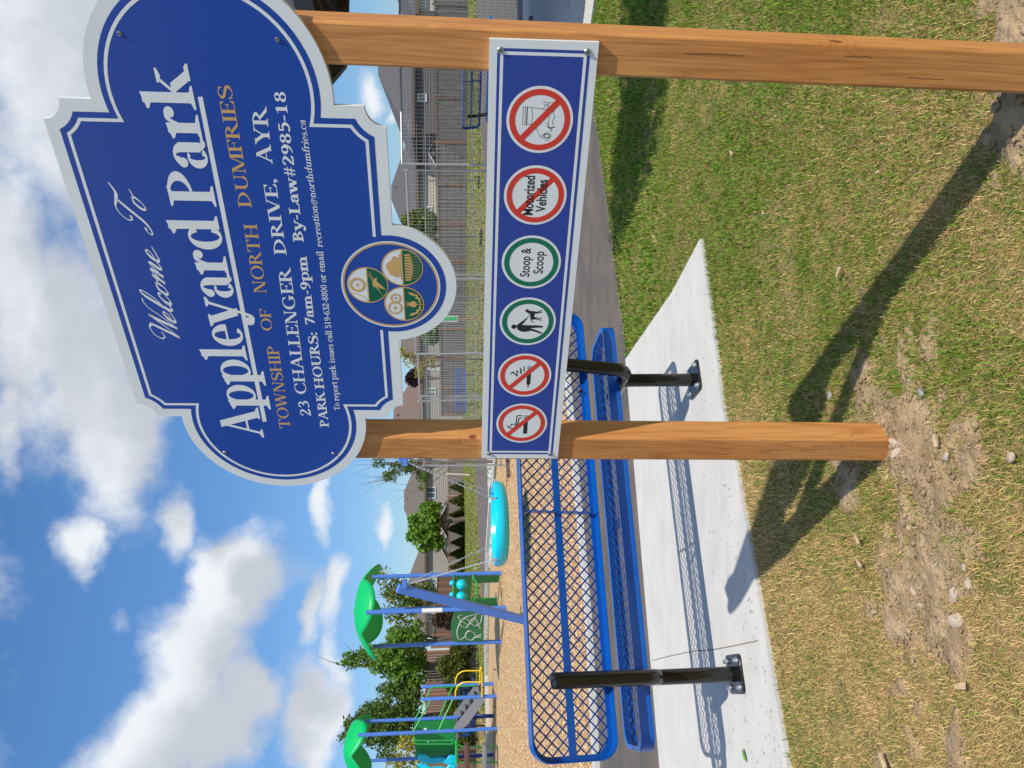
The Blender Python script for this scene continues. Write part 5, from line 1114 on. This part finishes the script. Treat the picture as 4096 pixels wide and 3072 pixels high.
def porch(e, label, Y, syl, syr, eave, peak, wallm):
    x0 = at(eave, syl, Y).x; x1 = at(eave, syr, Y).x; ze = at(eave, syl, Y).z; zp = at(peak, (syl+syr)/2, Y).z; o = empty('garden_shed', (x0, Y, 0)); tag(o, label, 'shed'); w = x1-x0
    MB().prism([(.15, 0), (w-.15, 0), (w-.15, ze-.05), (w/2, zp-.18), (.15, ze-.05)], 0, 3, lambda a, b, t: (a, t, b)).build('wall', wallm, o)
    MB().prism([(-.1, ze-.12), (w/2, zp-.08), (w+.1, ze-.12), (w+.1, ze), (w/2, zp+.06), (-.1, ze)], -.25, 3.2, lambda a, b, t: (a, t, b)).build('roof', M_ROOF2, o)
    for s_ in (-1, 1): MB().bar((w/2+s_*.0, -.28, zp+.0), (w/2+s_*(w/2+.1), -.28, ze-.06), .05, .16, up=(0, 1, 0)).build('white_trim', M_FRAME, o)
    MB().ball((w/2, -.02, ze+(zp-ze)*.38), .18, 14, 8, (1, .3, 1)).build('round_window', M_FRAME, o, smooth=True)
    return o
house('taupe house with brown hip roof and a white framed window above the cedar row', 88, 2185, 1800, 1698, 1616, 2040, 1965, M_ROOF, M_SIDE, ((1703, 1740, 1990, 1951), (1703, 1722, 1872, 1852)))
house('long house with brown roof partly hidden behind the shaded play station', 92, 2545, 2205, 1700, 1638, 2440, 2300, M_ROOF, M_SIDE, ((1712, 1744, 2345, 2318), (1712, 1744, 2480, 2455)))
porch(None, 'grey gabled shed with round white window behind the round tree', 76, 2140, 2025, 1783, 1752, M_FASCIA); porch(None, 'pale gabled shed behind the fence next to the round tree', 77, 2235, 2142, 1786, 1763, M_SIDE)
house('house with reddish brown roof just right of the left timber post', 74, 1790, 1480, 1682, 1574, 1700, 1640, M_ROOF3, M_SIDE, ((1700, 1740, 1580, 1556),))
house('low grey brown roofed house showing below the round foot of the welcome board', 80, 1460, 980, 1672, 1602, 1400, 1200, M_ROOF, M_SIDE, ())
house('beige house with dark shingle roof between the sign boards', 64, 985, 500, 1664, 1565, 800, 745, M_ROOF2, M_SIDE2, ((1680, 1725, 855, 830), (1680, 1715, 650, 636)))
porch(None, 'dark gabled shed with round white window below the beige house', 58, 668, 556, 1744, 1712, M_FASCIA)
house('dark sided house with broad charcoal roof behind the right timber post', 56, 530, 60, 1646, 1512, 300, 225, M_ROOF2, M_SIDE3, ((1674, 1702, 405, 380),))
house('pale sided house at the right edge beyond the right timber post', 52, 40, -400, 1660, 1560, -100, -250, M_ROOF2, M_SIDE2, ((1680, 1700, 30, 12),))

# ------------------------------------------------------------------ wire construction fence
M_WIRE = mat('galvanised_wire', (.52, .52, .50), .45, .6); M_DWIRE = mat('dull_dark_wire', (.22, .22, .20), .6, .4)
def wire_panel(a, b, z0, z1, label, dx=.06, dz=.11, r=.0022, tube_=.019, m=None, lean=0.0):
    m = m or M_WIRE
    a = Vector((a[0], a[1], 0)); b = Vector((b[0], b[1], 0)); e = empty('wire_fence_panel', a); d = b-a; L_ = d.length; e.rotation_euler = (lean, 0, math.atan2(d.y, d.x)); tag(e, label, 'fence panel', 'temporary wire fence panels')
    fr = MB()
    for x in (0, L_): fr.tube([(x, 0, z0-.12), (x, 0, z1+.04)], tube_, 8)
    for z in (z0, z1): fr.tube([(0, 0, z), (L_, 0, z)], tube_, 8)
    fr.build('frame', m, e, smooth=True); w = MB(); x = dx
    while x < L_: w.bar((x, .012, z0), (x+random.uniform(-.006, .006), .012, z1), r*2); x += dx
    z = z0+dz
    while z < z1: w.bar((0, .007, z), (L_, .007, z+random.uniform(-.008, .008)), r*2); z += dz
    w.build('wire_mesh', m, e)
    for x in (.05, L_-.05): MB().box((x-.05, -.35, 0), (x+.05, .35, .09)).build('foot_block', M_FASCIA, e)
    return e
pts = []
for sy_, Y in ((-620, 12.9), (130, 12.2), (655, 12.5)): p_ = at(1610, sy_, Y); pts.append((p_.x, Y))
wire_panel(pts[0], pts[1], .22, 2.10, 'wire fence panel at the far right, behind the right timber post'); wire_panel((pts[1][0]+.04, pts[1][1]), pts[2], .22, 2.10, 'wire fence panel directly left of the right timber post')
seg = [(680, 12.6), (1103, 13.8), (1412, 15.2), (1590, 16.0), (1860, 17.6)]; labs = ['wire fence panel under the right corner of the welcome board', 'wire fence panel behind the round foot of the welcome board', 'narrow tilted wire fence panel left of the green notice', 'wire fence panel ending behind the left timber post']
for i in range(4):
    a = at(1620, seg[i][0], seg[i][1]); b = at(1640, seg[i+1][0], seg[i+1][1]); wire_panel((a.x, a.y), (b.x-.05, b.y), .22, 2.04-.03*i, labs[i], lean=(-.0, .03, -.02, .02)[i])
far = [(100, 30), (460, 31), (720, 31.5), (945, 30), (1190, 27), (1420, 29), (1700, 31)]
for i in range(6):
    a = at(1700, far[i][0], far[i][1]); b = at(1700, far[i+1][0], far[i+1][1]); wire_panel((a.x, a.y), (b.x, b.y), .30, 2.2, 'far wire fence panel standing on the lawn in front of the wooden fences', .12, .2, .004, .02, M_DWIRE if i < 4 else M_WIRE, lean=random.uniform(-.05, .05))
# green notice, stakes
gn = empty('notice_sign', (at(1830, 1275, 34).x, 34, 0)); tag(gn, 'narrow green notice with white border seen behind the wire fence', 'sign')
z0, z1 = at(1832, 1275, 34).z, at(1752, 1275, 34).z; MB().box((-.13, -.02, z0), (.13, 0, z1)).build('white_border', M_FRAME, gn); MB().box((-.10, -.028, z0+.04), (.10, -.022, z1-.04)).build('green_face', mat('notice_green', (.0, .42, .08), .4), gn); MB().box((-.03, .0, 0), (.03, .04, z1-.05)).build('stake', M_FPOST, gn)
M_STAKE = mat('pale_stake', (.55, .48, .40), .8)
for sx_, sy_, tp, lb in ((1883, 1848, 1775, 'pale wooden stake nearest the left timber post'), (1881, 1899, 1785, 'pale wooden stake in front of the white framed window house')): g = G(sx_, sy_); tag(MB().bar((g.x, g.y, 0), (g.x+.1, g.y, at(tp, sy_, g.y).z), .10).build('garden_stake', M_STAKE), lb, 'stake')

# ------------------------------------------------------------------ trees and shrubs
M_LEAF = mat_vcol('leaves', .55, .35); M_BARK = mat('bark', (.16, .12, .09), .9, noise=(20, (.09, .07, .05), 5, .3, .7))
def foliage(name, blobs, n, size, c1, c2, parent, c3=None, p3=0, narrow=.45, gaps=.35):
    V = []; vol = np.array([b[3]*b[4]*b[5] for b in blobs]); pick = RNG.choice(len(blobs), n, p=vol/vol.sum()); B_ = np.array(blobs)[pick]
    d = RNG.normal(size=(n, 3)); d /= np.linalg.norm(d, axis=1)[:, None]; r = RNG.random(n)**.42
    P = B_[:, :3]+d*r[:, None]*B_[:, 3:6]
    # clumps with gaps between them
    s = .9/np.cbrt(np.median(vol)+1e-9)
    k1 = vnoise(P[:, 0]+P[:, 2]*.7, P[:, 2]-P[:, 1]*.6, 2.6*s, 31); k2 = vnoise(P[:, 0]*1.3-P[:, 1], P[:, 2]*1.2+P[:, 1]*.4, 6*s, 33)
    ok = (k1*.6+k2*.4) > gaps+.16*(r-.6); P = P[ok]; k1 = k1[ok]; k2 = k2[ok]; n = len(P)
    a = RNG.normal(size=(n, 3)); a /= np.linalg.norm(a, axis=1)[:, None]; b = np.cross(a, RNG.normal(size=(n, 3))); b /= np.linalg.norm(b, axis=1)[:, None]
    L_ = size*RNG.uniform(.6, 1.35, n)[:, None]; W = L_*narrow
    nrm = np.cross(a, b)
    V = np.stack([P-a*L_*.5, P+b*W*.5+nrm*W*.15, P+a*L_*.5, P-b*W*.5+nrm*W*.15], 1).reshape(-1, 3); i = np.arange(n)*4; T = np.concatenate([np.stack([i, i+1, i+2], 1), np.stack([i, i+2, i+3], 1)])
    m = np.clip(k2*.7+RNG.random(n)*.5-.1, 0, 1)[:, None]; col = np.array(c1)*(1-m)+np.array(c2)*m
    if c3 is not None: q = RNG.random(n) < p3; col[q] = np.array(c3)*RNG.uniform(.7, 1.1, (q.sum(), 1))
    return raw_mesh(name, V, T, M_LEAF, np.repeat(col, 4, 0), parent=parent)
def tree(label, cat, base, blobs, n, size, c1, c2, trunk=.12, twigs=0, twig_h=0, name='tree', **kw):
    """blobs in world space: centre and radii"""
    e = empty(name, base); tag(e, label, cat); bx = Vector(base); L = [(x-bx.x, y-bx.y, z-bx.z, a, b, c) for x, y, z, a, b, c in blobs]
    tp = max(L, key=lambda q: q[2]); mb = MB(); top = Vector((tp[0], tp[1], tp[2]))
    mb.tube([(0, 0, -.1), (top.x*.15+.02, top.y*.1, top.z*.35), (top.x*.5, top.y*.4, top.z*.7), top], [trunk, trunk*.8, trunk*.5, trunk*.12], 8)
    for q in L:
        for k in range(4):
            f = random.uniform(.25, .75); s_ = Vector((top.x*f*.6, top.y*f*.5, top.z*f)); t_ = Vector((q[0]+random.uniform(-.7, .7)*q[3], q[1]+random.uniform(-.7, .7)*q[4], q[2]+random.uniform(-.3, .8)*q[5]))
            m_ = (s_+t_)/2+Vector((random.uniform(-.1, .1), 0, random.uniform(0, .2)*q[5])); mb.tube([s_, m_, t_], [trunk*.35, trunk*.2, trunk*.06], 5)
    for k in range(twigs):
        q = random.choice(L); s_ = Vector((q[0]+random.uniform(-.5, .5)*q[3], q[1], q[2])); a = random.uniform(-.6, .6); m_ = s_+Vector((math.sin(a)*twig_h*.45, random.uniform(-.2, .2), twig_h*.55)); t_ = m_+Vector((math.sin(a*1.6)*twig_h*.4, 0, twig_h*.5*random.uniform(.5, 1))); mb.tube([s_, m_, t_], [trunk*.12, trunk*.08, trunk*.03], 4)
    mb.build('trunk', M_BARK, e, smooth=True); foliage('crown', L, n, size, c1, c2, e, **kw); return e
def bl(sx, sy, Y, rx, rz, ry=None):   # crown lobe seen at a pixel, radii in pixels
    p_ = at(sx, sy, Y); k = Y/FPX; return (p_.x, p_.y, p_.z, rx*k, (ry or rx)*k, rz*k)
G1, G2 = (.065, .16, .02), (.25, .43, .05); D1, D2 = (.05, .11, .022), (.19, .29, .055); Y1 = (.50, .40, .03)
b_ = at(1850, 2075, 66); tree('round bright green tree in front of the taupe house', 'tree', (b_.x, 66, 0), [bl(1710, 2065, 66, 58, 50), bl(1690, 2130, 66, 62, 60), bl(1735, 2030, 66, 30, 36), bl(1662, 2085, 66, 34, 30), bl(1648, 2150, 66, 26, 30), bl(1745, 2170, 66, 40, 34), bl(1720, 2100, 66, 75, 45), bl(1690, 2190, 66, 22, 30)], 8500, .42, G1, G2, .22, gaps=.40)
b_ = at(1800, 1850, 24); tree('thin young tree with bare upper twigs beside the left timber post', 'tree', (b_.x, 24, 0), [bl(1610, 1870, 24, 30, 60), bl(1560, 1905, 24, 30, 35), bl(1640, 1860, 24, 30, 30), bl(1690, 1900, 24, 35, 30), bl(1520, 1850, 24, 25, 35), bl(1690, 1950, 24, 20, 20)], 1500, .10, (.06, .13, .015), (.14, .22, .03), .05, twigs=26, twig_h=1.1, gaps=.38)
b_ = at(1850, 1440, 26); tree('sapling with yellow green leaves behind the wire panels', 'tree', (b_.x, 26, 0), [bl(1640, 1440, 26, 35, 30), bl(1680, 1480, 26, 40, 30), bl(1610, 1410, 26, 30, 25), bl(1720, 1450, 26, 35, 35)], 900, .10, (.12, .17, .015), (.42, .36, .03), .035, c3=Y1, p3=.4, gaps=.4)
b_ = at(1850, 1510, 60); tree('small dark purple leaved tree behind the fence', 'tree', (b_.x, 64, 0), [bl(1660, 1510, 64, 38, 30), bl(1640, 1515, 64, 25, 20)], 900, .35, (.03, .012, .02), (.06, .02, .035), .1, gaps=.2)
b_ = at(1850, 1330, 60); tree('green garden tree just left of the green notice', 'tree', (b_.x, 61, 0), [bl(1725, 1330, 61, 50, 40), bl(1750, 1300, 61, 30, 30)], 1800, .4, G1, G2, .12, gaps=.28)
b_ = at(1850, 895, 56); tree('yellow green bush tree beside the beige house', 'tree', (b_.x, 56, 0), [bl(1680, 890, 56, 55, 60), bl(1640, 880, 56, 35, 35), bl(1720, 900, 56, 55, 35)], 3000, .35, (.07, .12, .012), (.22, .26, .03), .12, gaps=.26)
b_ = at(1850, 1000, 53); tree('low green bush left of the yellow green one', 'tree', (b_.x, 57, 0), [bl(1735, 985, 57, 45, 30)], 900, .35, G1, G2, .1, gaps=.3)
b_ = at(1900, 2420, 34); tree('loose yellow and green tree behind the shaded play station', 'tree', (b_.x, 34, 0), [bl(1580, 2360, 34, 55, 60), bl(1640, 2400, 34, 70, 50), bl(1530, 2300, 34, 40, 40), bl(1600, 2470, 34, 50, 50), bl(1700, 2380, 34, 60, 50), bl(1560, 2440, 34, 40, 30)], 3600, .17, (.045, .10, .015), (.13, .20, .03), .07, c3=Y1, p3=.22, twigs=10, twig_h=1.2, gaps=.40)
b_ = at(1900, 2540, 40); tree('leafy tree with forked grey trunk left of the shaded play station', 'tree', (b_.x, 40, 0), [bl(1600, 2560, 40, 60, 70), bl(1660, 2530, 40, 55, 50), bl(1560, 2610, 40, 50, 60)], 4200, .24, G1, G2, .12, gaps=.42)
b_ = at(1900, 2660, 42); tree('dense deep green tree with a tall leading shoot', 'tree', (b_.x, 42, 0), [bl(1620, 2620, 42, 95, 90), bl(1540, 2640, 42, 70, 70), bl(1470, 2620, 42, 50, 50), bl(1410, 2640, 42, 40, 50), bl(1370, 2660, 42, 22, 30), bl(1600, 2710, 42, 70, 60), bl(1660, 2680, 42, 100, 50)], 9000, .24, G1, G2, .2, twigs=6, twig_h=1.4, gaps=.44)
b_ = at(1900, 2880, 40); tree('broad dark olive tree behind the climbing structure', 'tree', (b_.x, 41, 0), [bl(1560, 2830, 41, 100, 90), bl(1500, 2880, 41, 90, 80), bl(1440, 2930, 41, 70, 70), bl(1390, 2900, 41, 40, 40), bl(1560, 2950, 41, 90, 80), bl(1620, 2860, 41, 110, 70), bl(1640, 2800, 41, 70, 60), bl(1370, 2950, 41, 26, 26)], 12500, .23, D1, D2, .22, gaps=.43)
b_ = at(1900, 2990, 30); tree('sapling with yellow leaves at the left edge behind the climbing structure', 'tree', (b_.x, 30, 0), [bl(1620, 2990, 30, 50, 40), bl(1600, 3060, 30, 50, 60), bl(1680, 3050, 30, 50, 50), bl(1650, 2975, 30, 30, 30)], 1300, .15, (.16, .18, .02), (.50, .42, .04), .05, c3=Y1, p3=.5, gaps=.42)
for i, (sx_, sy_, r_) in enumerate(((1800, 2665, 55), (1815, 2735, 42), (1830, 2600, 30), (1820, 2830, 42), (1830, 2960, 40), (1765, 2480, 38))):
    Yb = 38+i*.4; b_ = at(1865, sy_, Yb); tree(['largest yellow green conifer bush in front of the brown fence', 'conifer bush behind the yellow grab rails', 'low conifer bush left of the maze panel', 'bush seen under the grey ramp', 'bush seen behind the ladder steps', 'dark reddish shrub behind the maze panel'][i], 'bush', (b_.x, Yb, 0), [bl(sx_, sy_, Yb, r_*.8, r_), bl(sx_+35, sy_, Yb, r_, r_*.8)], 3000, .22, ((.05, .075, .012) if i < 5 else (.05, .03, .02)), ((.17, .19, .03) if i < 5 else (.13, .085, .05)), .08, name='bush', gaps=.24)
# row of small cedars along the grey fence
ced = None
for i, sy_ in enumerate((1946, 2000, 2055, 2110, 2165, 2212, 2263)):
    b_ = at(1855, sy_, 69)
    if ced is None:
        ced = empty('cedar_shrub', (b_.x, 68.6, 0)); tag(ced, 'small cedar shrub in the row along the grey board fence', 'shrub', 'small cedars along the grey board fence')
        P = [(0, 0, .1+.16*k, .62-.075*k, .62-.075*k, .22) for k in range(8)]
        foliage('crown', P, 1700, .22, (.03, .05, .012), (.13, .15, .025), ced, gaps=.12); MB().tube([(0, 0, 0), (0, 0, 1.0)], [.05, .02], 6).build('trunk', M_BARK, ced)
    else: c_ = copy_tree(ced); c_.location = (b_.x, 68.6, 0); s_ = random.uniform(.92, 1.15); c_.scale = (s_, s_, s_*random.uniform(.9, 1.15)); c_.rotation_euler = (0, 0, random.uniform(0, 6))
ced['label'] = 'small cedar shrub in the row along the grey board fence'

# ------------------------------------------------------------------ pavilion beyond the right post, and the tree outside the frame that shades the turf
M_PAV = mat('dark_brown_metal_roof', (.045, .036, .030), .5); M_PAVW = mat('dark_brown_beam', (.09, .065, .05), .7)
pav = empty('park_pavilion', (8, 9, 0)); tag(pav, 'dark roofed pavilion behind the right timber post, its corner showing below the welcome board', 'pavilion')
PV = [(4.86, 11.85), (4.02, 10.35), (4.9, 5.7), (8, 4.4), (11.4, 6), (11.8, 11), (8.2, 12.9)]; PV = [(a-8, b-9) for a, b in PV]
mb = MB(); n = len(PV); mb.v = [(x, y, 3.0) for x, y in PV]+[(0, 0, 4.9)]; mb.f = [(i, (i+1) % n, n) for i in range(n)]; mb.build('roof', M_PAV, pav)
mb = MB(); 
for i in range(n): a = Vector((*PV[i], 2.98)); b = Vector((*PV[(i+1) % n], 2.98)); mb.bar(a, b, .06, .20)
mb.build('fascia', M_PAV, pav)
for i in range(n): MB().bar((PV[i][0]*.98, PV[i][1]*.98, 2.96), (0, 0, 4.6), .10, .16).build('rafter', M_PAVW, pav)
for i in range(n):
    a = Vector((*PV[i], 2.99)); b = Vector((*PV[(i+1) % n], 2.99))
    for k in range(1, 6): c_ = a+(b-a)*k/6; MB().bar(c_*.99, (c_.x*.3, c_.y*.3, 4.35), .05, .10).build('purlin', M_PAVW, pav)
for i in (1, 3, 5, 6): MB().box((PV[i][0]*.86-.09, PV[i][1]*.86-.09, 0), (PV[i][0]*.86+.09, PV[i][1]*.86+.09, 3.1)).build('column', M_PAVW, pav)
tree('young street tree just outside the right edge whose shade falls on the turf', 'tree', (3.55, 3.3, 0), [(2.95, 4.0, 3.0, .45, .62, .30), (3.35, 3.5, 3.1, .62, .70, .35), (4.1, 3.3, 3.3, .8, .7, .4), (2.6, 4.35, 2.95, .28, .35, .2)], 5200, .13, G1, G2, .05, gaps=.36)
